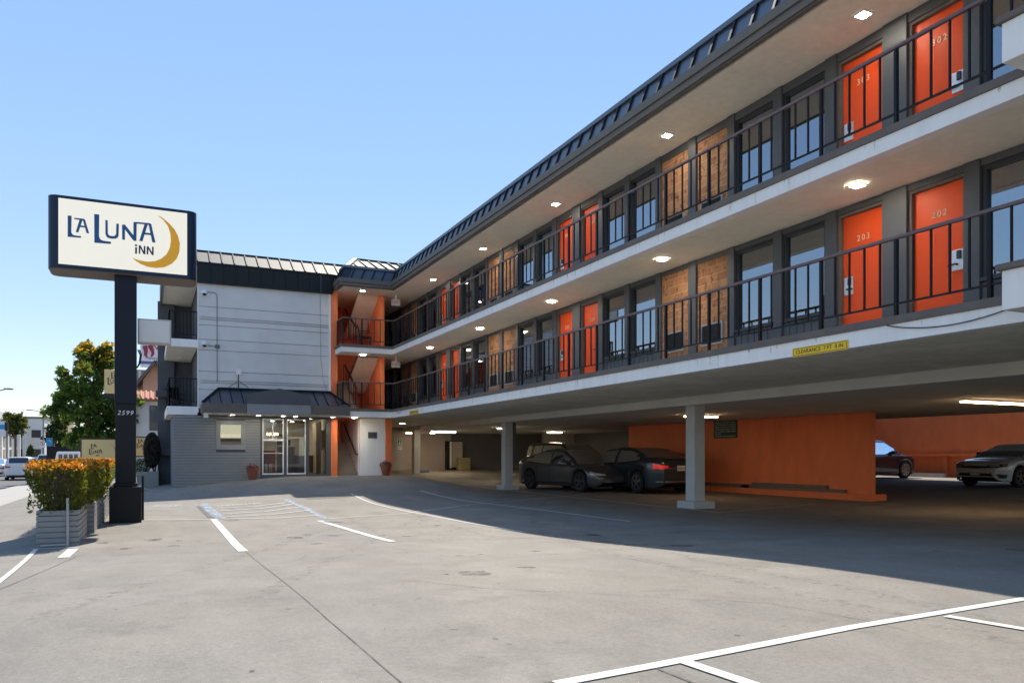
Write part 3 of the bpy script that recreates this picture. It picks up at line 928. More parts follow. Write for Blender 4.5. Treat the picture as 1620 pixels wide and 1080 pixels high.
# unseen upper block and end wall, added to keep the open court shaded
mb = MB(); mb.box(XB + 0.62, 33.0, Y0, YE, 3.35, 8.2); mb.build("court_shade_block", M['frame'], wing)
mb = MB(); mb.box(XB + 0.62, 37.0, 33.5, 34.0, 0, 6.5); mb.build("court_sun_blocker", M['orange'], wing)
mb = MB(); mb.box(8.5, 8.66, 34.22, 40.6, 3.17, 7.84); mb.build("corridor_side_wall", M['dkwall'], wing)
mb = MB(); mb.box(8.66, XW + 0.3, 40.6, 40.9, 2.9, 8.2); mb.build("corridor_end_wall", M['dkwall'], wing)
# columns
for (x, y) in ((12.5, 4.45), (12.5, 15.9), (12.5, 27.4), (12.5, 38.8)):
    g = gh(x, y)
    mb = MB(); mb.box(x - 0.02, x + 0.31, y - 0.12, y + 0.24, g + 0.18 if y < 30 else g, 2.865)
    c_ = mb.build("column", M['column'], wing, bevel=0.012)
    if y < 30:
        mb = MB(); mb.box(x - 0.14, x + 0.52, y - 0.26, y + 0.44, g - 0.05, g + 0.18)
        mb.build("column_footing", M['column'], c_, bevel=0.015)
    if 27 < y < 28:
        mb = MB(); mb.box(x + 0.33, x + 0.46, y - 0.1, y + 0.12, g + 1.1, 2.66)
        mb.build("cable_box", M['frame'], c_)

# garage walls
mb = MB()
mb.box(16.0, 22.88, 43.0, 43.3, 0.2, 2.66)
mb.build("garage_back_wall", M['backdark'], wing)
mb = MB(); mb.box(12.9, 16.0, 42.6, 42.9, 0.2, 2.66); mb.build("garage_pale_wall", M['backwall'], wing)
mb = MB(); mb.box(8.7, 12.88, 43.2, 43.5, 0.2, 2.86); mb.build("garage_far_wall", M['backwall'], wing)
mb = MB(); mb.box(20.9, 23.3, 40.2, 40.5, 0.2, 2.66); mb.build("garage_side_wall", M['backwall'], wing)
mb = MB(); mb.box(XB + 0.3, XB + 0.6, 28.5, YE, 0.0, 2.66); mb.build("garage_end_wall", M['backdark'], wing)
# doors at the back of the garage
for (xa, xb, mm) in ((11.2, 12.25, 'frame_dk'), (9.9, 10.7, 'black')):
    mb = MB(); mb.box(xa, xb, 43.12, 43.19, gh(12, 43), 2.55); dd = mb.build("service_door", M[mm], wing)
    mb = MB(); mb.box(xb - 0.25, xb - 0.1, 43.08, 43.118, 1.45, 1.8); mb.build("handle_plate", M['plate_white'], dd)

# orange partition in the garage
XO = 19.1
gO = gh(XO, 17)
ow = thing("orange_partition_wall", "orange painted wall standing across the garage behind the parked cars", "wall", (XO, 21.5, gO))
mb = MB(); mb.box(XO, XO + 0.30, 16.15, 28.7, gO - 0.2, 2.656); mb.build("wall", M['orange'], ow, bevel=0.008)
mb = MB(); mb.box(XO - 0.16, XO - 0.002, 16.1, 28.7, gO - 0.2, gO + 0.20); mb.box(XO - 0.16, XO + 0.55, 15.97, 16.1, gO - 0.2, gO + 0.20)
mb.build("plinth", M['orange'], ow, bevel=0.008)
for (y0, y1, z0, h, dx) in ((16.9, 21.4, 0.22, 0.10, -0.13), (17.6, 20.9, 0.33, 0.09, -0.12), (21.0, 25.6, 0.22, 0.12, -0.13)):
    mb = MB()
    mb.box(XO + dx, XO + dx + 0.11, y0, y1, gO + z0 - 0.015, gO + z0 - 0.015 + h)
    o = mb.build("timber_beam", M['timber'], None, bevel=0.006)
    lab = {16.9: "long weathered timber lying lowest on the orange wall ledge", 17.6: "shorter timber beam stacked on top of another by the orange wall", 21.0: "dark timber on the orange wall ledge behind the grey column"}[y0]
    tag(o, lab, "timber", "timbers lying along the orange wall")

# orange boundary fence beyond the garage
XFn = 37.0; gF = gh(XFn, 22)
fw = thing("orange_boundary_wall", "tall orange boundary wall with a horizontal rail beyond the open court", "wall", (XFn, 22, gF))
mb = MB(); mb.box(XFn, XFn + 0.25, 6, 40, gF - 0.2, gF + 3.4); mb.build("wall", M['orange'], fw)
mb = MB(); mb.box(XFn - 0.22, XFn - 0.002, 6, 40, gF + 1.07, gF + 1.19); mb.build("rail", M['orange'], fw, bevel=0.006)
for y in (8, 12.6, 17.2, 21.8, 26.4, 31):
    mb = MB(); mb.box(XFn - 0.16, XFn - 0.003, y, y + 0.2, gF - 0.1, gF + 1.068); mb.build("post", M['orange'], fw)
p0, p1 = gp(1440, 752.5), gp(1497, 754.5)
ws = MB(); 
wsx = 35.9
ws.prism([(wsx, 25.9, gF), (wsx + 0.22, 25.9, gF), (wsx + 0.17, 25.9, gF + 0.2), (wsx + 0.05, 25.9, gF + 0.2)], (0, 2.6, 0))
tag(ws.build("wheel_stop", M['concrete_pale'], bevel=0.01), "white concrete wheel stop in front of the dark vehicle by the orange boundary wall", "wheel stop")

# ------------------------------------------------------------------ lobby wing
YL = 30.6
lw = thing("motel_lobby_wing", "grey clad lobby block with glass entrance, dark metal roof and corner stairs", "building", (4, 33, 0.4))
# upper siding in boards
mb = MB()
zs_ = [3.10, 3.81, 4.48, 5.26, 5.65, 6.18, 6.86, 7.72]
for z0, z1 in zip(zs_[:-1], zs_[1:]):
    mb.box(1.64, 6.375, YL, YL + 0.05, z0 + 0.008, z1 - 0.008)
sd = mb.build("siding", M['siding'], lw, bevel=0.004)
mb = MB(); mb.box(1.64, 6.37, YL + 0.052, YL + 0.35, 3.0, 7.8); mb.build("backing", M['groove'], sd)
mb = MB(); mb.box(6.378, 6.46, YL - 0.03, YL + 0.3, 2.95, 7.75); mb.build("corner_trim", M['white'], lw)
mb = MB(); mb.box(1.60, 1.638, YL - 0.02, YL + 0.1, 2.95, 7.75); mb.build("corner_trim", M['white'], lw)
mb = MB(); mb.box(6.465, 6.72, YL - 0.05, YL + 0.25, gh(6.6, YL) - 0.1, 7.84); mb.build("orange_post", M['orange'], lw, bevel=0.006)
# side wall towards the balconies
mb = MB(); mb.box(1.64, 1.85, YL + 0.36, 35.7, 0, 7.8); mb.build("balcony_side_wall", M['dkwall'], lw)
mb = MB(); mb.box(0.35, 1.9, 35.72, 36.0, -0.2, 7.8); mb.build("balcony_back_wall", M['dkwall'], lw)
mb = MB(); mb.box(0.32, 0.95, 35.45, 35.70, -0.2, 7.8); mb.build("pier", M['dkwall'], lw)
# core of the block
mb = MB(); mb.box(2.0, 6.36, 36.4, 43, 0, 8.3); mb.box(1.9, 6.36, YL + 0.36, 36.3, 3.1, 8.3); mb.build("core", M['dkwall'], lw)
for (zb, zt) in ((2.861, 3.17), (5.335, 5.62)):
    mb = MB(); mb.box(0.58, 1.60, YL - 0.0, 35.7, zb + 0.004, zt); bs = mb.build("balcony_slab", M['white'], lw)
    mb = MB(); mb.box(0.62, 1.60, YL + 0.05, 35.7, zb, zb + 0.003); mb.build("balcony_soffit", M['soffit'], bs)
    r_, t_2 = MB(), MB()
    railing_run(r_, t_2, [(1.6, YL + 0.06, 0), (0.66, YL + 0.06, 0), (0.66, 35.4, 0)], zt, 0.12, 8)
    rr_ = r_.build("balcony_railing", M['rail'], lw); t_2.build("top_rail", M['rail'], rr_)
mb = MB(); mb.box(0.45, 1.62, YL - 0.02, 35.72, 7.70, 8.3); mb.build("balcony_roof", M['soffit'], lw)
mb = MB(); mb.box(0.40, 0.448, YL - 0.05, 35.75, 7.62, 8.36); mb.build("balcony_roof_edge", M['trim'], lw)
for (zz) in (4.02, 1.35):
    c_ = onY(260, 623 if zz > 3 else 715, 35.3)
    mb = MB(); mb.box(c_.x - 0.34, c_.x + 0.34, 35.1, 35.43, c_.z - 0.14, c_.z + 0.14); mb.build("utility_box", M['dkwall'], lw, bevel=0.03)
# ground floor slatted wall with the framed window
gl0 = gh(0.8, YL)
mb = MB()
z = 0.05; 
wx0, wx1, wz0, wz1 = 2.24, 3.27, 1.60, 2.67
while z < 2.84:
    z2 = min(z + 0.104, 2.855)
    segs = [(0.8, 3.80)]
    if z2 > wz0 and z < wz1: segs = [(0.8, wx0), (wx1, 3.80)]
    for (a, b) in segs: mb.box(a, b, YL - 0.02 - 0.0, YL + 0.03, z, z2 - 0.020)
    z += 0.104
sl = mb.build("slatted_wall", M['slat'], lw)
mb = MB(); mb.box(0.80, wx0, YL + 0.032, YL + 0.25, -0.1, 2.85); mb.box(wx1, 3.80, YL + 0.032, YL + 0.25, -0.1, 2.85)
mb.box(wx0, wx1, YL + 0.032, YL + 0.25, -0.1, wz0); mb.box(wx0, wx1, YL + 0.032, YL + 0.25, wz1, 2.85)
mb.box(0.80, 1.0, YL + 0.26, 35.4, -0.1, 2.85)
mb.build("slat_backing", M['groove'], sl)
mb = MB()
for (a, b, c, d) in ((wx0, 2.39, wz0, wz1), (3.12, wx1, wz0, wz1), (2.39, 3.12, wz0, 1.78), (2.39, 3.12, 2.53, wz1)):
    mb.box(a, b, YL - 0.05, YL + 0.05, c, d)
wf = mb.build("window_frame", M['slat'], lw)
mb = MB(); mb.box(2.39, 3.12, YL + 0.0, YL + 0.012, 1.78, 2.53); mb.build("pane", mat("mirror_pane", (0.46, 0.42, 0.33), 0.02, metal=1.0), wf)
# lobby glazing
zl, zh = gh(4.6, YL) + 0.10, 2.80
mb = MB(); mb.box(3.802, 6.46, YL - 0.06, YL + 0.14, gh(5, YL) - 0.2, zl - 0.002); mb.build("threshold", M['frame'], lw)
mb = MB()
for (a, b) in ((3.80, 3.88), (4.67, 4.78), (5.50, 5.62), (6.28, 6.46)):
    mb.box(a, b, YL - 0.02, YL + 0.10, zl, zh)
mb.box(3.80, 6.46, YL - 0.02, YL + 0.10, zh + 0.002, 2.86)
gfr = mb.build("entrance_frame", M['frame'], lw)
def glazed(x0, x1, mull):
    mb = MB(); w = 0.035
    mb.box(x0, x0 + w, YL - 0.01, YL + 0.04, zl, zh - 0.02); mb.box(x1 - w, x1, YL - 0.01, YL + 0.04, zl, zh - 0.02)
    mb.box(x0 + w, x1 - w, YL - 0.01, YL + 0.04, zl, zl + 0.05); mb.box(x0 + w, x1 - w, YL - 0.01, YL + 0.04, zh - 0.06, zh - 0.02)
    if mull:
        mb.box(x0 + w, x1 - w, YL - 0.012, YL + 0.038, zl + 1.28, zl + 1.35); xm = (x0 + x1) / 2 - 0.02
        mb.box(xm, xm + 0.035, YL - 0.01, YL + 0.036, zl + 1.352, zh - 0.062)
        mb.box(x0 + w, x1 - w, YL - 0.03, YL - 0.013, zl + 0.80, zl + 0.82)
    o = mb.build("door_leaf" if not mull else "glazed_panel", M['white'], lw)
    mb = MB(); mb.box(x0 + w, x1 - w, YL + 0.012, YL + 0.018, zl + 0.05, zh - 0.06); mb.build("pane", M['lobbyglass'], o)
    return o
glazed(3.885, 4.665, True)
glazed(4.785, 5.495, False)
# open leaf on the right, seen edge on
mb = MB(); mb.box(6.08, 6.13, YL + 0.15, YL + 0.95, zl, zh - 0.1); dl = mb.build("open_door", M['wood'], lw)
mb = MB(); mb.box(6.04, 6.078, YL + 0.8, YL + 0.83, zl + 0.8, zl + 1.3); mb.build("pull_handle", M['chrome'], dl)
# lobby room
fz = zl - 0.01
mb = MB(); mb.box(3.6, 6.46, YL + 0.145, 36.3, fz - 0.2, fz); mb.build("lobby_floor", M['carpet'], lw)
mb = MB(); mb.box(3.6, 6.46, YL + 0.14, 36.3, 2.862, 3.0); mb.build("lobby_ceiling", M['lobbyceil'], lw)
mb = MB(); mb.box(3.2, 6.46, 36.0, 36.3, fz, 2.86); mb.box(3.40, 3.6, YL + 0.26, 36.0, fz, 2.86); mb.box(6.36, 6.46, YL + 0.145, 36.0, fz, 2.86)
mb.build("lobby_wall", M['cream'], lw)
mb = MB()
for (x, y) in ((4.2, 31.5), (5.2, 31.6), (5.9, 31.8), (4.5, 33), (5.3, 33.2), (6.0, 33.5), (4.8, 34.6), (5.7, 35)):
    mb.lathe([(0.075, 2.853), (0.075, 2.861)], (x, y, 0), 12)
for o in [mb.build("lobby_downlights", M['glowlobby'], lw)]: pass
# stair bay
zg = gh(7.5, YL)
mb = MB(); mb.box(7.62, 8.66, YL - 0.0, YL + 0.22, zg - 0.1, 2.861); mb.build("white_stair_wall", M['white'], lw)
mb = MB(); mb.box(7.60, 7.72, YL + 0.222, 33.9, zg - 0.1, 2.86); mb.build("stair_inner_wall", M['wallwhite'], lw)
mb = MB(); mb.box(8.665, 8.93, YL - 0.02, YL + 0.35, zg - 0.1, 2.861); mb.build("orange_post", M['orange'], lw)
mb = MB()
mb.box(8.46, 8.62, YL - 0.02, 34.2, 3.17, 5.335); mb.box(8.46, 8.62, YL - 0.02, 34.2, 5.62, 7.84)
mb.box(6.725, 8.455, 34.0, 34.2, zg, 7.84)
mb.build("stair_wall", M['orange'], lw)
mb = MB(); mb.box(6.60, 6.72, YL + 0.25, 34.0, zg, 7.84); mb.build("stair_left_wall", M['orange'], lw)
def flight(x0, x1, ya, yb, za, zb_, n=8, th=0.14):
    """steps from (ya,za) to (yb,zb_): one stepped prism"""
    dy = (yb - ya) / n; dz = (zb_ - za) / n
    top = [(x0, ya, za - 0.02)]
    for i in range(n):
        top += [(x0, ya + dy * i, za + dz * (i + 1)), (x0, ya + dy * (i + 1), za + dz * (i + 1))]
    low = [(x0, yb, zb_ - dz - th), (x0, ya, za - 0.05 - th)]
    m_ = MB(); m_.prism(top + low, (x1 - x0, 0, 0))
    return m_.build("stair_flight", M['stairgrey'], lw)
for (z0, z1) in ((zg, 3.16), (3.17, 5.61)):
    zm = (z0 + z1) / 2 + 0.05
    flight(6.80, 7.58, YL + 0.25, 33.0, z0, zm, 9 if z0 < 1 else 7)
    mb = MB(); mb.box(6.73, 8.45, 33.02, 33.98, zm - 0.13, zm); mb.build("stair_landing", M['stairgrey'], lw)
    flight(7.74 if z0 < 1 else 7.64, 8.45, 32.99, YL + 0.3, zm, z1, 7)
# smooth beige undersides of the upper flights
for (za, zb_) in ((3.17, 5.335), (5.62, 7.84)):
    zm = (za + (zb_ + 0.28)) / 2
    mb = MB()
    mb.prism([(7.60, YL + 0.2, zb_ - 0.02), (7.60, 33.05, zm - 0.28), (7.60, 33.97, zm - 0.28), (7.60, 33.97, zm - 0.26), (7.60, 33.05, zm - 0.20), (7.60, YL + 0.2, zb_)], (0.85, 0, 0))
    mb.build("stair_underside", M['soffit'], lw)
# stair handrails
mb = MB()
for (z0, z1) in ((3.17, 5.61), (5.62, 7.9)):
    zm = (z0 + z1) / 2
    mb.bar((7.56, YL + 0.3, z0 + 0.9), (7.56, 33.0, zm + 0.85), 0.05, 0.07)
    for i in range(6):
        y = YL + 0.35 + i * 0.45; zz = z0 + (zm - z0) * (y - YL - 0.3) / 2.4
        mb.bar((7.56, y, zz), (7.56, y, zz + 0.88), 0.025)
mb.tube([(7.55, YL + 0.1, zg + 0.85), (7.55, YL + 0.35, zg + 0.85), (7.55, 33.0, zg + 2.1)], 0.03, 8)
mb.build("stair_handrail", M['frame_dk'], lw)

# lobby wing roof: fascia and mansard
mb = MB()
mb.box(1.58, 6.52, YL - 0.14, YL + 0.3, 7.70, 8.40)
mb.box(1.56, 6.54, YL - 0.17, YL + 0.3, 8.402, 8.46)
fs = mb.build("roof_fascia", M['black'], lw)
mb = MB(); n = 11
for i in range(n + 1):
    x = 1.6 + (6.5 - 1.6) * i / n
    mb.box(x - 0.012, x + 0.012, YL - 0.155, YL - 0.142, 7.70, 8.40)
mb.build("fascia_seam", M['roofbatten'], fs)
mb = MB(); mb.poly([(1.58, YL - 0.12, 8.462), (6.9, YL - 0.12, 8.462), (7.5, YL + 0.85, 9.09), (1.58, YL + 0.85, 9.09)])
ms = mb.build("mansard_roof", M['roofgrey'], lw, fixn=False)
mb = MB(); n = 13
for i in range(n + 1):
    x = 1.6 + i * 0.43
    mb.bar((x, YL - 0.12, 8.475), (x, YL + 0.85, 9.10), 0.035, 0.06, up=(0, -0.6, 1))
mb.box(1.56, 7.4, YL + 0.80, YL + 1.0, 9.06, 9.115)
mb.build("roof_batten", M['roofbatten'], ms)
mb = MB(); mb.box(1.56, 7.5, YL + 0.98, YL + 1.2, 9.1, 9.16); mb.build("roof_flashing", M['white'], ms)
mb = MB(); mb.box(1.56, 7.4, YL + 0.97, 43, 8.3, 9.05); mb.build("roof_deck", M['roofcap'], lw)
# hip over the stair bay
mb = MB()
bz, rz_ = 8.66, 9.42
B0, B1, B2 = (6.98, YC + 0.3, bz), (12.5, YC + 0.3, bz), (12.5, YL + 1.2, rz_)
Rg = (7.75, YL + 1.0, rz_)
mb.poly([B0, B1, B2, Rg]); hp = mb.build("hip_roof", M['roofgrey'], lw, fixn=False)
mb = MB(); mb.poly([(6.98, YC + 0.3, bz), Rg, (7.75, 34, rz_), (6.98, 34, bz)]); mb.build("hip_side", M['white'], hp, fixn=False)
mb = MB()
for i in range(10):
    x = 7.35 + i * 0.42
    t = 1.0 if x > 7.75 else 0.5
    a_ = Vector((x, YC + 0.3, bz + 0.012)); b_ = Vector((x, YL + 1.0, rz_ + 0.012))
    mb.bar(a_, a_.lerp(b_, t), 0.035, 0.06, up=(0, -0.5, 1))
mb.bar(Vector(B0) + Vector((0, 0, 0.02)), Vector(Rg) + Vector((0, 0, 0.02)), 0.07, 0.06)
mb.bar((7.72, YL + 1.0, rz_ + 0.03), (12.5, YL + 1.2, rz_ + 0.03), 0.1, 0.06)
mb.build("roof_batten", M['roofbatten'], hp)
mb = MB(); mb.bar((6.93, YC + 0.34, bz + 0.06), (7.7, YL + 1.05, rz_ + 0.07), 0.14, 0.05); mb.build("hip_flashing", M['white'], hp)

# awning over the entrance
YA = 29.36
aw = thing("entrance_awning", "dark metal hipped awning with a grey gabled panel over the lobby entrance", "awning", (4.3, YA + 0.5, 2.9))
mb = MB()
z0, z1, z2 = 2.90, 3.24, 3.84
mb.box(1.70, 3.18, YA, YA + 0.05, z0, z1); mb.box(5.46, 6.94, YA, YA + 0.05, z0, z1)
mb.box(1.70, 1.75, YA + 0.05, YL - 0.03, z0, z1); mb.box(6.89, 6.94, YA + 0.05, YL - 0.06, z0, z1)
M_V = MB(); M_V.v, M_V.f = mb.v[:8] + mb.v[16:24], []
for q in ((0,3,2,1),(4,5,6,7),(0,1,5,4),(1,2,6,5),(2,3,7,6),(3,0,4,7)):
    M_V.f.append(q); M_V.f.append(tuple(8 + i for i in q))
M_V.build("valance", M['coping'], aw)
M_W = MB(); M_W.v, M_W.f = mb.v[8:16] + mb.v[24:32], list(M_V.f)
M_W.build("valance", M['coping'], aw)
mb = MB()
mb.poly([(1.70, YA, z1 + 0.002), (6.94, YA, z1 + 0.002), (6.40, YL - 0.04, z2), (2.33, YL - 0.04, z2)])
mb.poly([(1.70, YA, z1 + 0.002), (2.33, YL - 0.04, z2), (1.70, YL - 0.04, z1 + 0.002)])
mb.poly([(6.94, YA, z1 + 0.002), (6.94, YL - 0.04, z1 + 0.002), (6.40, YL - 0.04, z2)])
ar = mb.build("awning_roof", M['roofmetal'], aw)
mb = MB()
for i in range(14):
    x = 1.95 + i * 0.38
    if 3.2 < x < 5.4: continue
    tt = min(1.0, (x - 1.70) / 0.63, (6.94 - x) / 0.54)
    a_ = Vector((x, YA, z1 + 0.012)); b_ = Vector((x, YL - 0.04, z2 + 0.012))
    mb.bar(a_, a_.lerp(b_, tt), 0.03, 0.04, up=(0, -0.6, 1))
mb.bar((1.70, YA, z1 + 0.03), (2.33, YL - 0.05, z2 + 0.03), 0.07, 0.05); mb.bar((6.94, YA, z1 + 0.03), (6.40, YL - 0.05, z2 + 0.03), 0.07, 0.05)
mb.bar((2.3, YL - 0.06, z2 + 0.03), (6.43, YL - 0.06, z2 + 0.03), 0.10, 0.06)
mb.build("awning_batten", M['roofbatten'], ar)
mb = MB()
pts = [(3.19, YA - 0.06, z1 + 0.004), (5.45, YA - 0.06, z1 + 0.004), (5.45, YA - 0.06, 3.54), (4.95, YA - 0.06, 3.70), (4.45, YA - 0.06, 3.81), (4.32, YA - 0.06, 3.83), (4.18, YA - 0.06, 3.81), (3.7, YA - 0.06, 3.71), (3.19, YA - 0.06, 3.55)]
mb.prism(pts, (0, 0.42, 0)); gp_ = mb.build("gable_panel", M['frame'], aw)
mb = MB(); mb.box(3.19, 5.45, YA - 0.075, YA + 0.06, z0 - 0.01, z1); mb.build("sign_band", M['slat'], aw)
mb = MB(); mb.box(1.76, 6.88, YA + 0.06, YL - 0.03, z0 - 0.03, z0 + 0.03); mb.build("awning_soffit", M['soffit'], aw)
mb = MB(); mb.box(1.76, 1.90, YA + 0.08, YA + 0.3, z0 - 0.18, z0 - 0.032); mb.build("corner_bracket", M['soffit'], aw)

# flush square ceiling lights
def ceil_light(x, y, z, s=0.15, label="", group=None, glow='glow', sy=None):
    sy = sy or s
    root = thing("ceiling_light", label, "ceiling light", (x, y, z), 0, group)
    mb = MB(); t = 0.03
    mb.box(-s, s, -sy, -sy + t, -0.02, 0); mb.box(-s, s, sy - t, sy, -0.02, 0)
    mb.box(-s, -s + t, -sy + t, sy - t, -0.02, 0); mb.box(s - t, s, -sy + t, sy - t, -0.02, 0)
    mb.build("frame", M['white'], root, local=True)
    mb = MB(); mb.box(-s + t, s - t, -sy + t, sy - t, -0.015, -0.004); mb.build("diffuser", M[glow], root, local=True)
    return root
ordn = ["nearest", "second nearest", "third nearest", "fourth nearest", "fifth nearest", "farthest"]
proto = None
for fi, z in enumerate((5.333, 7.843)):
    for i in range(5):
        y = 8.08 + 4.735 * i
        lab = "square recessed light in the %s walkway ceiling, %s to the camera" % (("lower", "upper")[fi], ordn[i]) if i < 4 else "square recessed light in the %s walkway ceiling, nearest the inside corner" % ("lower", "upper")[fi]
        if proto is None: proto = ceil_light(9.33, y, z, 0.11, lab, "walkway ceiling lights")
        else:
            c_ = copy_tree(proto); c_.location = (9.33 + (0.12 if fi else 0), y, z); c_["label"] = lab
for (x, y, z, lab) in ((7.6, 30.05, 5.333, "square light in the ceiling of the lower stair landing"), (7.6, 30.05, 7.843, "square light under the roof over the top stair landing")):
    c_ = copy_tree(proto); c_.location = (x, y, z); c_["label"] = lab
    c_["group"] = "stair landing ceiling lights"
proto_b = None
for (y, z, lab) in ((31.6, 7.698, "nearer small light under the roof of the far left balcony"), (34.0, 7.698, "farther small light under the roof of the far left balcony"), (32.0, 2.0, ""), (32.2, 5.333, "nearer small light under the middle slab of the far left balconies"), (34.2, 5.333, "farther small light under the middle slab of the far left balconies")):
    if not lab: continue
    if proto_b is None: proto_b = ceil_light(1.1, y, z, 0.10, lab, "balcony ceiling lights", 'unlit')
    else:
        c_ = copy_tree(proto_b); c_.location = (1.1, y, z); c_["label"] = lab
for i, (x, lab) in enumerate(((2.75, "leftmost downlight under the entrance awning"), (3.65, "downlight under the awning left of its grey panel centre"), (4.55, "downlight under the middle of the awning"), (5.0, "downlight under the awning above the glass door"), (6.4, "downlight under the awning beside the orange post"))):
    c_ = copy_tree(proto); c_.location = (x, YA + 0.55, 2.869); c_.scale = (0.9, 0.6, 1); c_["label"] = lab; c_["group"] = "downlights under the awning"
c_ = copy_tree(proto); c_.location = (7.25, 30.0, 2.86); c_["label"] = "square light under the slab in front of the stair foot"; c_["group"] = "garage entrance lights"
c_ = copy_tree(proto); c_.location = (10.6, 34.6, 2.869); c_.scale = (1.5, 1.2, 1); c_["label"] = "square light on the garage ceiling before the small grey column"; c_["group"] = "garage entrance lights"
# tube lights in the garage
def tube_light(x, y, L, label, glow, axis='y'):
    r_ = thing("garage_tube_light", label, "strip light", (x, y, 2.66), 0, "strip lights on the garage ceiling")
    mb = MB()
    if axis == 'y': mb.box(-0.08, 0.08, -L/2, L/2, -0.05, -0.001)
    else: mb.box(-L/2, L/2, -0.08, 0.08, -0.05, -0.001)
    mb.build("housing", M['white'], r_, local=True)
    mb = MB()
    if axis == 'y': mb.box(-0.06, 0.06, -L/2 + 0.04, L/2 - 0.04, -0.085, -0.051)
    else: mb.box(-L/2 + 0.04, L/2 - 0.04, -0.06, 0.06, -0.085, -0.051)
    mb.build("tube", M[glow], r_, local=True)
tube_light(17.6, 11.4, 2.4, "long amber strip light on the ceiling above the silver car", 'glowamber', 'x')
tube_light(15.6, 19.4, 1.3, "amber strip light on the ceiling left of the large grey column", 'glowamber', 'x')
tube_light(14.0, 38.4, 1.4, "pale strip light on the ceiling right of the service door", 'glowtube', 'x')
tube_light(14.7, 32.0, 0.9, "short strip light beside the far grey column", 'glowtube', 'x')
tube_light(19.6, 36.5, 0.9, "small strip light above the roof of the grey sedan", 'glowtube', 'x')
tube_light(12.9, 41.0, 0.5, "left amber strip light above the dark service door", 'glowamber', 'x')
tube_light(14.0, 40.4, 0.5, "right amber strip light above the dark service door", 'glowamber', 'x')

# exit signs
for (x, y, z, lab) in ((8.95, 30.1, 7.5, "exit sign hanging from the roof beside the top stair landing"), (8.95, 30.1, 5.02, "exit sign hanging from the upper slab beside the lower stair landing"), (onY(672.5, 676, 35.6).x, 35.6, 2.60, "exit sign hanging under the garage ceiling near the service door")):
    r_ = thing("exit_sign", lab, "sign", (x, y, z), 0, "exit signs")
    s_ = 1.0 if z > 3 else 1.45
    mb = MB(); mb.box(x - 0.17 * s_, x + 0.17 * s_, y - 0.03, y + 0.03, z - 0.12 * s_, z + 0.12 * s_); mb.build("sign_box", M['exit'], r_)
    mb = MB(); mb.box(x - 0.03, x + 0.03, y - 0.02, y + 0.02, z + 0.12 * s_ + 0.001, z + 0.12 * s_ + 0.2); mb.build("bracket", M['white'], r_)
    text_mesh("lettering", "EXIT", 0.17 * s_, M['redtxt'], (x, y - 0.033, z), (1, 0, 0), (0, 0, 1), r_, 0.004)

# clearance signs
def clearance(y0, y1, z0, z1, lab):
    r_ = thing("clearance_sign", lab, "sign", (XF - 0.02, (y0 + y1) / 2, z0))
    mb = MB(); mb.box(XF - 0.022, XF - 0.003, y0, y1, z0, z1); mb.build("panel", M['signyel'], r_)
    mb = MB(); e = 0.012
    x0, x1 = XF - 0.0245, XF - 0.0225
    mb.box(x0, x1, y0 + e, y1 - e, z0 + e, z0 + e + 0.006); mb.box(x0, x1, y0 + e, y1 - e, z1 - e - 0.006, z1 - e)
    mb.box(x0, x1, y0 + e, y0 + e + 0.006, z0 + e + 0.006, z1 - e - 0.006); mb.box(x0, x1, y1 - e - 0.006, y1 - e, z0 + e + 0.006, z1 - e - 0.006)
    mb.build("border", M['ink'], r_)
    text_mesh("lettering", "CLEARANCE  7 FT  0 IN", (z1 - z0) * 0.62, M['ink'], (XF - 0.024, (y0 + y1) / 2, (z0 + z1) / 2), (0, -1, 0), (0, 0, 1), r_, 0.002, width=(y1 - y0) * 0.86)
clearance(7.62, 8.61, 2.845, 2.975, "yellow clearance sign on the white slab edge above the drive, the nearer and larger one")
clearance(26.2, 27.2, 2.865, 3.0, "yellow clearance sign at the far end of the slab edge near the inside corner")
# green rules sign on the orange wall
r_ = thing("garage_rules_sign", "dark green sign with pale lettering on the orange partition wall", "sign", (XO - 0.02, 22.8, 1.9))
rs = [onY(1129, 663, 1), ]
def onX(x, y, X):
    r = ray(x, y); return at(x, y, X / r.x)
a_, b_ = onX(1129.5, 664, XO - 0.02), onX(1166, 692, XO - 0.02)
y0, y1, z0, z1 = b_.y, a_.y, b_.z, onX(1129.5, 663, XO - 0.02).z
mb = MB(); mb.box(XO - 0.03, XO - 0.004, y0, y1, z0, z1); mb.build("panel", M['greendk'], r_)
lines = ["NOTICE", "PARKING FOR GUESTS ONLY", "NOT RESPONSIBLE FOR LOSS OR", "DAMAGE TO VEHICLES OR CONTENTS", "VEHICLES PARKED WITHOUT A PERMIT", "WILL BE TOWED AT OWNER EXPENSE", "CVC 22658", "POLICE DEPT NON EMERGENCY"]
for i, t in enumerate(lines):
    zz = z1 - (z1 - z0) * (i + 0.75) / (len(lines) + 0.5)
    w = (y1 - y0) * (0.90 if len(t) > 20 else 0.20 if i == 0 else 0.26)
    al = (y0 + y1) / 2 if len(t) > 20 or i == 0 else y1 - (y1 - y0) * 0.05 - w / 2
    text_mesh("lettering", t, (z1 - z0) / 10.5, M['sand'], (XO - 0.032, al, zz), (0, -1, 0), (0, 0, 1), r_, 0.002, width=w)
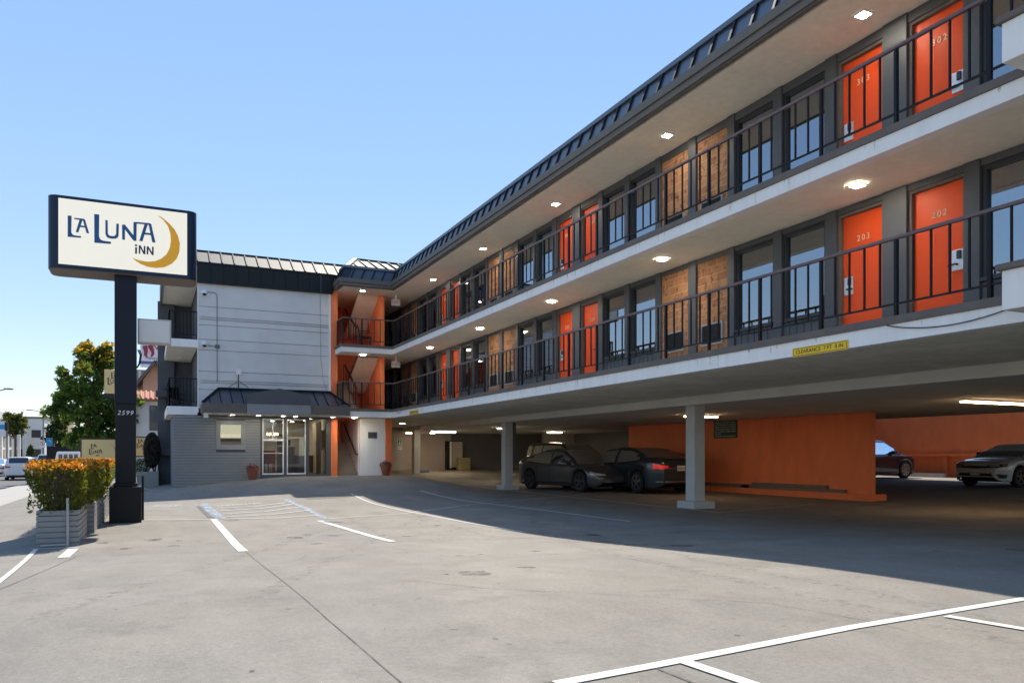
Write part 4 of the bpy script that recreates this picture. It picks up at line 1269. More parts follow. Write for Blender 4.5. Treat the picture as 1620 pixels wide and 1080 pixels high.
# permit sign near the lobby, plaque
Yp = 40.0
a_, b_ = onY(628.5, 693, Yp), onY(636, 711, Yp)
r_ = thing("green_permit_sign", "small green and white sign on the dark wall beyond the orange post", "sign", (a_.x, Yp, b_.z))
mb = MB(); mb.box(a_.x, b_.x, Yp - 0.02, Yp, b_.z, a_.z); mb.build("panel", M['whiteflat'], r_)
mb = MB(); mb.box(a_.x + 0.03, b_.x - 0.03, Yp - 0.024, Yp - 0.021, b_.z + 0.24, a_.z - 0.03); mb.build("green_field", M['greensign'], r_)
mb = MB(); cxm = (a_.x + b_.x) / 2
mb.lathe([(0.04, 0), (0.04, 0.003)], (cxm, Yp - 0.028, a_.z - 0.1), 10, 'y'); mb.box(cxm - 0.02, cxm + 0.02, Yp - 0.028, Yp - 0.025, a_.z - 0.30, a_.z - 0.15)
mb.lathe([(0.055, 0), (0.055, 0.003)], (cxm, Yp - 0.0285, a_.z - 0.28), 12, 'y')
mb.build("symbol", M['whiteflat'], r_)
for i in range(2):
    text_mesh("lettering", ("PARKING", "ONLY")[i], 0.08, M['ink'], (cxm, Yp - 0.023, b_.z + 0.17 - i * 0.09), (1, 0, 0), (0, 0, 1), r_, 0.002)
# the wall that carries it
mb = MB(); mb.box(8.7, onY(642, 700, Yp).x, Yp + 0.002, Yp + 0.25, gh(9, Yp), 2.86); mb.build("garage_return_wall", M['backwall'], wing)
r_ = thing("wall_plaque", "small grey plaque on the white stair wall", "plaque", (8.13, YL, 2.1))
mb = MB(); mb.box(7.95, 8.31, YL - 0.03, YL - 0.002, 2.07, 2.32); mb.build("panel", M['frame'], r_)
mb = MB(); mb.box(7.97, 8.29, YL - 0.036, YL - 0.0315, 2.17, 2.22); mb.build("raised_line", M['grille'], r_)

# flower pots
def pot(x, y, label):
    z = gh(x, y)
    r_ = thing("flower_pot", label, "plant pot", (x, y, z), 0, "terracotta flower pots")
    mb = MB(); mb.lathe([(0.13, 0), (0.21, 0.36), (0.235, 0.37), (0.24, 0.45), (0.20, 0.45), (0.19, 0.40)], (x, y, z), 20); mb.build("pot", M['terracotta'], r_, smooth=True)
    mb = MB(); mb2 = MB()
    rnd = random.Random(int(x * 100))
    for i in range(120):
        a = rnd.uniform(0, 6.28); rr = 0.21 * math.sqrt(rnd.random()); h = 0.44 + rnd.uniform(0, 0.22) * (1 - rr / 0.3)
        c = Vector((x + rr * math.cos(a), y + rr * math.sin(a), z + h))
        u = Vector((rnd.uniform(-1, 1), rnd.uniform(-1, 1), rnd.uniform(-1, 1))).normalized(); v = u.orthogonal().normalized()
        s_ = rnd.uniform(0.02, 0.045)
        (mb2 if (h > 0.54 or rnd.random() < 0.3) else mb).poly([c - u * s_, c + v * s_, c + u * s_, c - v * s_])
    mb.build("leaves", M['leafdk'], r_, fixn=False); mb2.build("blossoms", M['pink'], r_, fixn=False)
pot(3.48, 30.2, "terracotta pot of pink flowers against the slatted grey wall")
pot(8.55, 30.15, "terracotta pot of pink flowers by the white stair wall and orange post")

# security cameras, antenna, conduits
def sec_cam(x, z, lab):
    r_ = thing("security_camera", lab, "security camera", (x, YL, z), 0, "cameras on the siding")
    mb = MB(); mb.lathe([(0.09, 0), (0.10, 0.06), (0.04, 0.14)], (x, YL - 0.16, z), 14); mb.bar((x, YL - 0.16, z + 0.1), (x, YL - 0.004, z + 0.12), 0.05); mb.build("housing", M['white'], r_, smooth=True)
    mb = MB(); mb.lathe([(0.02, -0.075), (0.06, -0.05), (0.075, -0.002)], (x, YL - 0.16, z), 14); mb.build("dome", M['black'], r_, smooth=True)
sec_cam(1.83, 7.30, "upper white dome camera at the corner of the grey siding")
sec_cam(1.83, 5.42, "lower white dome camera at the corner of the grey siding")
mb = MB()
mb.tube([(1.95, YL - 0.02, 7.39), (2.2, YL - 0.02, 7.39), (2.27, YL - 0.02, 7.3), (2.28, YL - 0.02, 4.1)], 0.012, 6)
mb.box(2.20, 2.36, YL - 0.06, YL - 0.004, 5.35, 5.47)
mb.tube([(1.95, YL - 0.02, 5.43), (2.2, YL - 0.02, 5.41)], 0.012, 6)
for z in (6.47, 6.39, 4.14, 4.06): mb.tube([(1.7, YL - 0.012, z), (4.0, YL - 0.012, z + 0.01), (6.37, YL - 0.012, z)], 0.008, 5)
mb.tube([(6.05, YL - 0.145 - 0.02, 8.38), (6.05, YL - 0.165, 7.7)], 0.01, 5)
mb.tube([(6.05, YL - 0.012, 7.68), (6.07, YL - 0.012, 5.2), (6.16, YL - 0.012, 4.4), (6.28, YL - 0.012, 3.95)], 0.006, 5)
tag(mb.build("wall_conduit", M['groove']), "thin grey conduits and cables fixed across the pale siding", "conduit")
r_ = thing("wifi_antenna", "small white antenna box on a tripod standing on the entrance awning", "antenna", (3.0, YL - 0.2, 3.88))
mb = MB(); mb.box(2.91, 3.09, YL - 0.28, YL - 0.2, 4.38, 4.58); mb.build("antenna_box", M['white'], r_)
mb = MB(); mb.bar((3.0, YL - 0.24, 3.87), (3.0, YL - 0.24, 4.379), 0.04)
mb.bar((2.66, YL - 0.24, 3.9), (3.0, YL - 0.24, 4.15), 0.02); mb.bar((3.36, YL - 0.24, 3.9), (3.0, YL - 0.24, 4.15), 0.02)
mb.build("tripod", M['frame_dk'], r_)
# cable under the near parapet
mb = MB()
A, B = Vector((XF - 0.02, 7.0, 3.075)), Vector((XF - 0.02, 5.3, 3.06))
mb.tube([A.lerp(B, t) + Vector((0, 0, -0.12 * math.sin(math.pi * t) ** 0.8)) for t in [i / 12 for i in range(13)]], 0.007, 5)
mb.tube([(XF - 0.012, 28.9, 3.08), (XF - 0.012, 28.6, 2.99), (XF - 0.012, 28.2, 3.07)], 0.007, 5)
tag(mb.build("loose_cable", M['ink']), "thin black cable sagging along the white slab edge", "cable")
# chairs
def chair(x, y, z, rz, m, lab):
    r_ = thing("chair", lab, "chair", (x, y, z), rz)
    mb = MB(); mb.box(-0.24, 0.24, -0.24, 0.22, 0.40, 0.45); mb.build("seat", m, r_, local=True, bevel=0.01)
    mb = MB(); mb.obox((0, 0.25, 0.68), (0.23, 0, 0), (0, 0.02, 0), (0, 0.05, 0.24)); mb.build("backrest", m, r_, local=True, bevel=0.01)
    for sx in (-1, 1):
        for sy in (-1, 1):
            mb = MB(); mb.bar((sx * 0.21, sy * 0.2, 0), (sx * 0.21, sy * 0.2, 0.40), 0.035); mb.build("leg", m, r_, local=True)
        mb = MB(); mb.box(sx * 0.25 - 0.02, sx * 0.25 + 0.02, -0.22, 0.24, 0.62, 0.65); mb.build("armrest", m, r_, local=True)
chair(7.75, 30.25, 5.62, R(70), M['plastic'], "black chair on the upper stair landing behind the railing")
chair(0.95, 33.4, 3.17, R(20), M['black'], "black chair on the far left balcony")
# lobby furniture
def box_thing(name, lab, cat, boxes, m, group=None, bevel=0.01):
    mb = MB()
    for b in boxes: mb.box(*b)
    o = mb.build(name, m, None, bevel=bevel)
    return tag(o, lab, cat, group)
dsk = thing("reception_desk", "dark wood reception desk inside the lobby behind the glass door", "desk", (5.6, 34.3, fz))
mb = MB(); mb.box(5.0, 5.65, 34.0, 34.6, fz, fz + 1.1); mb.box(5.652, 6.35, 33.6, 34.6, fz, fz + 0.72); mb.build("counter", M['wood'], dsk)
mb = MB(); mb.box(4.96, 5.68, 33.96, 34.62, fz + 1.102, fz + 1.14); mb.box(5.69, 6.35, 33.55, 34.62, fz + 0.722, fz + 0.76); mb.build("counter_top", M['concrete_pale'], dsk)
box_thing("desk_monitor", "dark screen on the reception desk", "monitor", [(5.15, 5.50, 34.2, 34.24, fz + 1.145, fz + 1.40), (5.28, 5.36, 34.16, 34.3, fz + 1.141, fz + 1.15)], M['black'])
for (x, mm, lab) in ((4.33, 'bench', "red upholstered chair behind the lobby glazing"), (4.05, 'black', "black chair behind the lobby glazing")):
    chair(x, 32.3, fz, R(180 if x > 4.2 else 150), M[mm], lab)
for (x0, x1, y0, y1, z0, z1, mm, lab) in ((5.2, 5.65, 35.96, 35.998, 1.85, 2.35, 'pic1', "dark framed picture on the lobby back wall"), (6.32, 6.358, 31.6, 32.1, 1.6, 2.4, 'pic1', "tall dark picture on the lobby side wall"), (6.32, 6.358, 30.95, 31.4, 1.7, 2.4, 'pic2', "golden picture on the lobby side wall near the open door")):
    box_thing("framed_picture", lab, "picture", [(x0, x1, y0, y1, z0, z1)], M[mm], bevel=0.0)
r_ = thing("chandelier", "candle style chandelier hanging behind the lobby glazing", "chandelier", (4.45, 32.0, 2.86))
mb = MB(); mb.bar((4.45, 32.0, 2.40), (4.45, 32.0, 2.86), 0.02); mb.lathe([(0.22, 2.12), (0.24, 2.14), (0.22, 2.16)], (4.45, 32.0, 0), 16); mb.bar((4.25, 32, 2.16), (4.45, 32, 2.42), 0.012); mb.bar((4.65, 32, 2.16), (4.45, 32, 2.42), 0.012); mb.build("ring", M['frame_dk'], r_)
mb = MB()
for i in range(6):
    a = i * 1.047; mb.lathe([(0.014, 2.18), (0.016, 2.24), (0.004, 2.29)], (4.45 + 0.2 * math.cos(a), 32 + 0.2 * math.sin(a), 0), 8)
mb.build("candle_bulb", mat("candle_glow", (0.8, 0.7, 0.5), 0.4, emit=(1.0, 0.62, 0.28), estr=5.0), r_)

# garage clutter
Yg = 42.3
a_, b_ = onY(713, 700, Yg), onY(732, 742, Yg)
gz = gh(12.8, Yg)
r_ = thing("vending_machine", "dark sided vending machine with a beige front at the back of the garage", "vending machine", (a_.x, Yg, gz))
mb = MB(); mb.box(a_.x - 0.25, b_.x, Yg, Yg + 0.28, gz, a_.z + 0.1); mb.build("cabinet", M['black'], r_)
mb = MB(); mb.box(a_.x + 0.08, b_.x - 0.02, Yg - 0.03, Yg - 0.002, gz + 0.15, a_.z + 0.06); mb.build("front_panel", M['fridge'], r_)
mb = MB(); mb.box(a_.x - 0.06, a_.x + 0.05, Yg - 0.03, Yg - 0.002, gz + 0.1, a_.z + 0.06); mb.build("side_strip", M['whiteflat'], r_)
a_, b_ = onY(726, 724, 41.6), onY(744, 746, 41.6)
o = box_thing("storage_bin", "khaki storage box in front of the vending machine", "box", [(a_.x, b_.x, 41.6, 42.0, gh(13, 41.6), a_.z)], M['yelbox'], bevel=0.02)
a_ = onY(668, 742, 39.6)
o = box_thing("folded_mat", "blue folded pad on the garage floor right of the small column", "mat", [(a_.x - 0.25, a_.x + 0.35, 39.5, 40.0, gh(12.5, 39.6), gh(12.5, 39.6) + 0.13)], M['bluestep'], bevel=0.02)

# ------------------------------------------------------------------ pole sign
YS = 17.25
ps = onY(181, 700, YS + 0.15); pe = onY(216, 700, YS + 0.15)
px0, px1 = ps.x, pe.x
gS = gh((px0 + px1) / 2, YS)
sg = thing("pole_sign", "tall dark blue pole sign with a cream panel, blue lettering and gold crescent moon", "sign", ((px0 + px1) / 2, YS + 0.4, gS))
sx0, sx1 = onY(76, 370, YS + 0.15).x, onY(311, 380, YS + 0.15).x
fz0, fz1 = onY(92, 417, YS).z, onY(92, 313, YS).z
cz0, cz1 = fz0 - 0.07, fz1 + 0.06
def rrect(x0, x1, y0, y1, r, z, n=6):
    pts = []
    for (cx_, cy_, a0) in ((x1 - r, y1 - r, 0), (x0 + r, y1 - r, 90), (x0 + r, y0 + r, 180), (x1 - r, y0 + r, 270)):
        for i in range(n + 1):
            a = R(a0 + 90 * i / n); pts.append((cx_ + r * math.cos(a), cy_ + r * math.sin(a), z))
    return pts
mb = MB(); mb.prism(rrect(sx0, sx1, YS, YS + 0.85, 0.17, cz0), (0, 0, cz1 - cz0))
cab = mb.build("sign_cabinet", M['cabinet'], sg, smooth=True)
mb = MB(); mb.prism(rrect(sx0 + 0.02, sx1 - 0.02, YS + 0.02, YS + 0.83, 0.15, cz0 - 0.012), (0, 0, 0.0118)); mb.build("underside", mat("sign_underside", (0.16, 0.13, 0.11), 0.6), cab, smooth=True)
fx0, fx1 = onY(92.3, 365, YS - 0.006).x, onY(296, 380, YS - 0.006).x
mb = MB(); mb.box(fx0, fx1, YS - 0.006, YS - 0.001, fz0, fz1); mb.build("sign_face", M['signwhite'], sg)
# logo, traced in face coordinates
QUAD = ((193, 138), (1418, 275), (1415, 862), (197, 762))       # TL TR BR BL
def solve8(src, dst):
    A = []
    for (x, y), (u, v) in zip(src, dst):
        A.append([x, y, 1, 0, 0, 0, -u*x, -u*y, u]); A.append([0, 0, 0, x, y, 1, -v*x, -v*y, v])
    n = 8
    for i in range(n):
        p = max(range(i, n), key=lambda r: abs(A[r][i])); A[i], A[p] = A[p], A[i]
        for r in range(n):
            if r != i:
                f_ = A[r][i] / A[i][i]
                A[r] = [a - f_ * b for a, b in zip(A[r], A[i])]
    return [A[i][8] / A[i][i] for i in range(n)]
Hm = solve8(QUAD, ((0, 1), (1, 1), (1, 0), (0, 0)))
def uv(x, y):
    w = Hm[6] * x + Hm[7] * y + 1
    return ((Hm[0]*x + Hm[1]*y + Hm[2]) / w, (Hm[3]*x + Hm[4]*y + Hm[5]) / w)
LOGO = {
 'LA': [[(283,306),(320,309),(318,465),(328,485),(345,494),(412,502),(408,517),(284,508)],
        [(343,328),(435,336),(447,345),(452,360),(428,352),(345,340)], [(395,345),(422,352),(384,466),(360,463)], [(424,340),(447,345),(487,474),(462,472)], [(386,398),(458,405),(462,421),(382,414)]],
 'LUNA': [[(534,290),(582,294),(580,500),(592,530),(620,543),(694,552),(692,573),(536,562)],
        [(640,345),(662,350),(664,470),(672,490),(695,497),(725,498),(742,480),(744,378),(768,382),(766,490),(755,515),(730,523),(690,522),(655,510),(641,480)],
        [(798,390),(824,387),(906,488),(907,362),(938,362),(935,543),(908,541),(826,434),(826,533),(800,530)],
        [(936,362),(1062,372),(1078,384),(1080,396),(1040,386),(937,378)], [(1012,382),(1042,387),(992,545),(962,541)], [(1048,373),(1076,384),(1116,556),(1085,553)], [(998,460),(1092,470),(1096,488),(992,479)]],
 'INN': [[(921,574),(942,577),(942,592),(921,590)], [(923,600),(941,602),(940,664),(922,662)],
        [(957,582),(975,584),(1003,640),(1005,588),(1020,590),(1020,668),(1003,667),(972,610),(971,664),(957,663)],
        [(1033,592),(1050,594),(1083,648),(1083,595),(1099,597),(1098,675),(1082,674),(1048,620),(1047,669),(1032,668)]],
 'MOON': [[(1130,294),(1180,318),(1240,365),(1295,425),(1330,490),(1348,560),(1343,640),(1318,705),(1270,755),(1200,788),(1120,797),(1040,785),(970,757),(925,728),(895,702),(960,725),(1040,738),(1110,732),(1170,708),(1220,665),(1250,610),(1262,540),(1258,470),(1235,400),(1190,340)]]}
def logo(key, m, parent, x0, z0, sx, sz, y, name="lettering", off=(0, 0)):
    mb = MB()
    for i, P in enumerate(LOGO[key]):
        pts = []
        for p in P:
            u, v = uv(*p); pts.append((x0 + (u - off[0]) * sx, y - 0.0006 * i, z0 + (v - off[1]) * sz))
        mb.prism(pts, (0, -0.004, 0))
    return mb.build(name, m, parent)
W_, H_ = fx1 - fx0, fz1 - fz0
yl = YS - 0.0065
logo('LA', M['signblue'], sg, fx0, fz0, W_, H_, yl)
logo('LUNA', M['signblue'], sg, fx0, fz0, W_, H_, yl)
logo('INN', M['signnavy'], sg, fx0, fz0, W_, H_, yl)
logo('MOON', M['gold'], sg, fx0, fz0, W_, H_, yl, "crescent_moon")
# pole and pedestal
qz = onY(198, 638, YS + 0.15).z
mb = MB(); mb.box(px0, px1, YS + 0.15, YS + 0.60, qz, cz0 - 0.013); mb.build("upper_pole", M['navy'], sg, bevel=0.008)
mb = MB(); mb.box(px0 + 0.012, px1 - 0.012, YS + 0.16, YS + 0.59, gS + 0.79, qz - 0.002); mb.build("lower_pole", M['black'], sg, bevel=0.008)
mb = MB(); mb.box(px0 - 0.09, px1 + 0.09, YS + 0.02, YS + 0.72, gS - 0.05, gS + 0.72); mb.box(px0 - 0.02, px1 + 0.02, YS + 0.10, YS + 0.65, gS + 0.722, gS + 0.79)
mb.build("pedestal", M['black'], sg, bevel=0.01)
c_ = onY(198, 653, YS + 0.15)
text_mesh("house_number", "2599", 0.125, M['whiteflat'], (c_.x, YS + 0.155, c_.z), (1, 0, 0), (0, 0, 1), sg, 0.008, shear=0.22, spacing=1.2)
# blank lightbox on the pole's side
a_, b_ = onY(217.5, 503, YS + 0.25), onY(271, 545, YS + 0.25)
r_ = thing("blank_sign_box", "blank white lightbox fixed to the right side of the dark sign pole", "sign", (b_.x, YS + 0.35, b_.z))
mb = MB(); mb.box(a_.x, b_.x, YS + 0.25, YS + 0.5, b_.z, a_.z); mb.build("box", M['concrete_pale'], r_, bevel=0.012)
mb = MB(); mb.box(a_.x + 0.03, b_.x - 0.03, YS + 0.243, YS + 0.249, b_.z + 0.03, a_.z - 0.03); mb.build("face", M['wallwhite'], r_)
mb = MB()
k0 = onY(218, 553, YS + 0.4); k1 = onY(222, 562, YS + 0.4); k2 = onY(220, 575, YS + 0.4); k3 = onY(216.5, 582, YS + 0.4)
mb.tube([k0, k1, k2, k3], 0.014, 6); mb.tube([k0 + Vector((0.03, 0, 0)), k1 + Vector((0.02, 0, 0.02)), k2 + Vector((0.015, 0, 0)), k3], 0.014, 6)
mb.build("power_cable", M['ink'], r_)
# standpipe by the pedestal
g_ = gp(226, 822)
r_ = thing("standpipe", "thin dark standpipe with a tap beside the black sign pedestal", "pipe", (g_.x, g_.y, g_.z))
mb = MB(); mb.tube([g_, g_ + Vector((0, 0, 0.92))], 0.022, 8); mb.build("pipe", M['ink'], r_)
mb = MB(); mb.bar(g_ + Vector((-0.12, 0, 0.90)), g_ + Vector((0.06, 0, 0.95)), 0.035); mb.bar(g_ + Vector((0.0, 0, 0.65)), g_ + Vector((0.1, 0, 0.62)), 0.03); mb.build("tap", M['galv'], r_)

# ------------------------------------------------------------------ planters with hedges
def leaf_quads(mb, rnd, c, s, up=0.0):
    u = Vector((rnd.gauss(0, 1), rnd.gauss(0, 1), rnd.gauss(0, 1) + up)).normalized()
    v = u.orthogonal().normalized()
    v = (v * math.cos(rnd.random() * 6.28) + u.cross(v) * math.sin(rnd.random() * 6.28)).normalized()
    w = u.cross(v)
    mb.poly([c - v * s, c - w * s * 0.45 , c + v * s, c + w * s * 0.45])
def planter(x0, x1, y0, y1, ztop, lab, labh, seed):
    z = min(gh(x0, y0), gh(x1, y1)) - 0.03
    r_ = thing("planter_box", lab, "planter", ((x0 + x1) / 2, (y0 + y1) / 2, z), 0, "slatted grey planters by the pavement")
    mb = MB(); n = 7; h = (ztop - z) / n
    for i in range(n):
        a = z + i * h; b = a + h - 0.014
        mb.box(x0, x1, y0, y0 + 0.03, a, b); mb.box(x0, x1, y1 - 0.03, y1, a, b)
        mb.box(x0, x0 + 0.03, y0 + 0.03, y1 - 0.03, a, b); mb.box(x1 - 0.03, x1, y0 + 0.03, y1 - 0.03, a, b)
    mb.box(x0 + 0.031, x1 - 0.031, y0 + 0.031, y1 - 0.031, z + 0.01, ztop - 0.1)
    mb.build("slatted_box", M['slat'], r_)
    hd = thing("hedge", labh, "hedge", ((x0 + x1) / 2, (y0 + y1) / 2, ztop - 0.1), 0, "clipped hedges growing in the planters")
    rnd = random.Random(seed)
    mb1, mb2, mb3 = MB(), MB(), MB()
    hx0, hx1, hy0, hy1, hz0, hz1 = x0 - 0.12, x1 + 0.10, y0 - 0.10, y1 + 0.06, ztop - 0.05, HEDGE_TOP
    area = 2 * ((hx1 - hx0) + (hy1 - hy0)) * (hz1 - hz0) + (hx1 - hx0) * (hy1 - hy0)
    N = int(area * 950)
    for i in range(N):
        t = rnd.random() * area
        A1 = (hx1 - hx0) * (hy1 - hy0)
        dep = abs(rnd.gauss(0, 0.10))
        if t < A1 * 1.2:
            c = Vector((rnd.uniform(hx0, hx1), rnd.uniform(hy0, hy1), hz1 - dep * 0.7 + rnd.uniform(-0.02, 0.05)))
        else:
            per = 2 * ((hx1 - hx0) + (hy1 - hy0)); q = rnd.random() * per
            zz = hz0 + (hz1 - hz0) * rnd.random() ** 0.85
            inset = 0.16 * (1 - sm(hz0, hz0 + 0.45, zz))
            dep += inset + 0.04 * math.sin(q * 5 + zz * 7)
            if q < hx1 - hx0: c = Vector((hx0 + q, hy0 + dep, zz))
            elif q < 2 * (hx1 - hx0): c = Vector((hx0 + q - (hx1 - hx0), hy1 - dep, zz))
            elif q < 2 * (hx1 - hx0) + (hy1 - hy0): c = Vector((hx0 + dep, hy0 + q - 2 * (hx1 - hx0), zz))
            else: c = Vector((hx1 - dep, hy0 + q - 2 * (hx1 - hx0) - (hy1 - hy0), zz))
        s = rnd.uniform(0.022, 0.045)
        top = (c.z - (hz1 - 0.16)) / 0.2 + rnd.gauss(0, 0.28)
        if top > 0.42: leaf_quads(mb2, rnd, c, s * 1.05, 0.8)
        else: leaf_quads(mb1, rnd, c, s, 0.2)
    for i in range(int((hy1 - hy0) * 14)):
        x, y = rnd.uniform(x0 + 0.1, x1 - 0.1), rnd.uniform(y0 + 0.1, y1 - 0.1)
        for k in range(2):
            mb3.tube([(x, y, ztop - 0.1), (x + rnd.uniform(-.12, .12), y + rnd.uniform(-.12, .12), (ztop + hz1) / 2), (x + rnd.uniform(-.3, .3), y + rnd.uniform(-.3, .3), hz1 - 0.1)], [0.012, 0.009, 0.004], 5)
    mb1.build("foliage", M['hedge'], hd, fixn=False)
    mb2.build("new_growth", M['hedgetip'], hd, fixn=False)
    mb3.build("branches", M['bark'], hd)
PA, PB = gp(57, 865), gp(122, 865)
PX0, PX1, PY = PA.x, PB.x, PA.y
zpt = onY(90, 806, PY).z
HEDGE_TOP = onY(90, 732, PY).z
planter(PX0, PX1, PY, PY + 1.75, zpt, "slatted grey planter nearest the camera at the edge of the lot", "clipped orange topped hedge in the nearest planter", 3)
planter(PX0 + 0.05, PX1 + 0.10, PY + 1.9, PY + 3.6, zpt, "middle slatted grey planter in the row beside the sign pole", "clipped orange topped hedge in the middle planter", 4)
planter(PX0 + 0.05, PX1 + 0.14, PY + 3.8, PY + 6.8, zpt, "slatted grey planter at the far end of the row behind the sign pole", "clipped orange topped hedge in the far planter behind the sign pole", 5)
mb = MB(); g_ = Vector((onY(107, 866, PY - 0.05).x, PY - 0.05, gh(-1.1, PY)))
mb.tube([g_, g_ + Vector((0, 0, onY(107, 787, PY).z - g_.z))], 0.018, 8); mb.tube([g_ + Vector((-0.35, -0.02, 0.02)), g_ + Vector((0, 0, 0.02))], 0.015, 8)
tag(mb.build("water_pipe", M['pipe'], smooth=True), "pale vertical water pipe in front of the nearest planter", "pipe")

# ------------------------------------------------------------------ cars
def interp(P, x):
    if x <= P[0][0]: return P[0][1]
    for (a, b) in zip(P[:-1], P[1:]):
        if x <= b[0]:
            t = (x - a[0]) / (b[0] - a[0]); t2 = t * t * (3 - 2 * t) * 0.4 + t * 0.6
            return a[1] + (b[1] - a[1]) * t2
    return P[-1][1]
def make_car(name, label, cat, pos, heading, L=4.7, W=1.84, H=1.44, deck=None, gh_=None, wb=2.8, wr=0.33, paint='car_grey', rim='rim', front_over=None, belt=0.93,
             glass='carglass', lamp='lamp', tail='tail', plate_txt=None, grille=True, box_h=0.0, front_style='sedan', wagon=False, group=None, spokes=5, scale=1.0):
    """deck: (x,z) line of hood and boot; gh_: (rear base, rear top, front top, cowl) of the cabin; front is +x"""
    root = thing(name, label, cat, pos, heading, group)
    root.scale = (scale, scale, scale)
    hl = L / 2
    fa = hl - (front_over or 0.9); ra = fa - wb
    xs_ = sorted(set([round(-hl + L * i / 96, 4) for i in range(97)]))
    def halfw(x):
        t = abs(x) / hl
        k = 1 - 0.30 * max(0, (t - 0.72) / 0.28) ** 2.4 - 0.012 * (t * t)
        return W / 2 * k
    zsill, R_ = 0.20, wr + 0.055
    def zbot(x):
        z = zsill
        t = abs(x) / hl
        if t > 0.93: z = zsill + 0.10 * ((t - 0.93) / 0.07) ** 2 + 0.02
        for xw in (fa, ra):
            d = x - xw
            if abs(d) < R_: z = max(z, wr + math.sqrt(R_ * R_ - d * d))
        return z
    rows = [(0.0, 0.03), (0.45, 0.025), (0.75, 0.008), (0.90, -0.018)]
    mb = MB(); ny = None
    for x in xs_:
        w = halfw(x); zt = interp(deck, x); zb = zbot(x)
        sec = [(f * w, zt + o) for (f, o) in rows]
        zs0 = zt - 0.06
        for (fr, wf) in ((0.0, 0.965), (0.10, 0.99), (0.26, 1.0), (0.46, 0.992), (0.66, 0.985), (0.84, 0.975), (1.0, 0.955)):
            sec.append((wf * w, zs0 + (zb - zs0) * fr))
        full = [(-y, z) for (y, z) in reversed(sec[1:])] + sec
        ny = len(full)
        for (y, z) in full: mb.v.append((x, y, z))
    nxs = len(xs_)
    for i in range(nxs - 1):
        for j in range(ny - 1):
            a = i * ny + j; mb.f.append((a, a + 1, a + ny + 1, a + ny))
    mb.f.append(tuple(range(ny))); e = (nxs - 1) * ny; mb.f.append(tuple(e + j for j in reversed(range(ny))))
    body = mb.build("body", M[paint], root, smooth=True, local=True)
    bv = BVHTree.FromPolygons([Vector(v) for v in mb.v], [f for f in mb.f])
    # cabin
    rb, rt, ft, cw = gh_
    zbelt = belt
    prof = [(rb, interp(deck, rb) - 0.01), ((rb + rt) / 2, (interp(deck, rb) + H - 0.05) / 2 + 0.035), (rt, H - 0.035), ((rt * 0.5 + ft * 0.5), H), (ft, H - 0.045), ((ft + cw) / 2, (H - 0.05 + interp(deck, cw)) / 2 + 0.035), (cw, interp(deck, cw) - 0.01)]
    gx = [rb + (cw - rb) * i / 48 for i in range(49)]
    wbm, wtm = 0.94 * W / 2, 0.72 * W / 2
    V, Fb, Fg = [], [], []
    secn = None
    for x in gx:
        z = interp(prof, x); zb_ = interp(deck, x) - 0.03
        k = max(0.0, min(1.0, (z - zb_) / max(0.01, H - zbelt)))
        hw = halfw(x) * 0.955
        top = hw + (wtm - wbm) * k
        sec = [(0, z + 0.012 * k), (top * 0.55, z + 0.008 * k), (top * 0.88, z - 0.012 * k), (top * 0.985, z - 0.045 * k), (top * 0.985 + (hw - top) * 0.18, z - 0.05 * k - (z - zb_) * 0.10), (hw - (hw - top) * 0.35, zb_ + (z - zb_) * 0.42), (hw, zb_)]
        full = [(-y, zz) for (y, zz) in reversed(sec[1:])] + sec
        secn = len(full)
        for (y, zz) in full: V.append((x, y, zz))
    pil = (ft + rt) / 2 - 0.02 * (ft - rt)
    for i in range(48):
        x = (gx[i] + gx[i + 1]) / 2
        for j in range(secn - 1):
            f = (i * secn + j, i * secn + j + 1, (i + 1) * secn + j + 1, (i + 1) * secn + j)
            side = j in (0, 1, secn - 3, secn - 2)
            edge = j in (2, 3, secn - 5, secn - 4)
            roof = (rt - 0.02 < x < ft + 0.02)
            g = False
            if side:
                lo = j in (0, secn - 2)
                g = (rb + 0.28 * (rt - rb) + 0.10 < x < cw - 0.16 * (cw - ft)) and abs(x - pil) > 0.05
                if not lo and (x > cw - 0.45 * (cw - ft) or x < rb + 0.55 * (rt - rb)): g = False
                if wagon and abs(x - (rt + 0.42)) < 0.05: g = False
            elif not roof and not edge and (rb + 0.04 < x < cw - 0.04): g = True
            (Fg if g else Fb).append(f)
    def sub(name_, F, m):
        used = sorted({i for f in F for i in f}); mp = {o: n for n, o in enumerate(used)}
        b_ = MB(); b_.v = [V[i] for i in used]; b_.f = [tuple(mp[i] for i in f) for f in F]
        return b_.build(name_, m, root, smooth=True, local=True, fixn=False)
    sub("roof_and_pillars", Fb, M[paint]); sub("windows", Fg, M[glass])
    mb = MB(); mb.box(rb + 0.3, cw - 0.25, -W * 0.36, W * 0.36, 0.35, belt - 0.12)
    for sx in (-0.45, 0.45):
        mb.box(pil - 0.05, pil + 0.12, sx * W * 0.45 - 0.22, sx * W * 0.45 + 0.22, belt - 0.3, H - 0.27)
    mb.build("interior", M['plastic'], root, local=True, bevel=0.03)
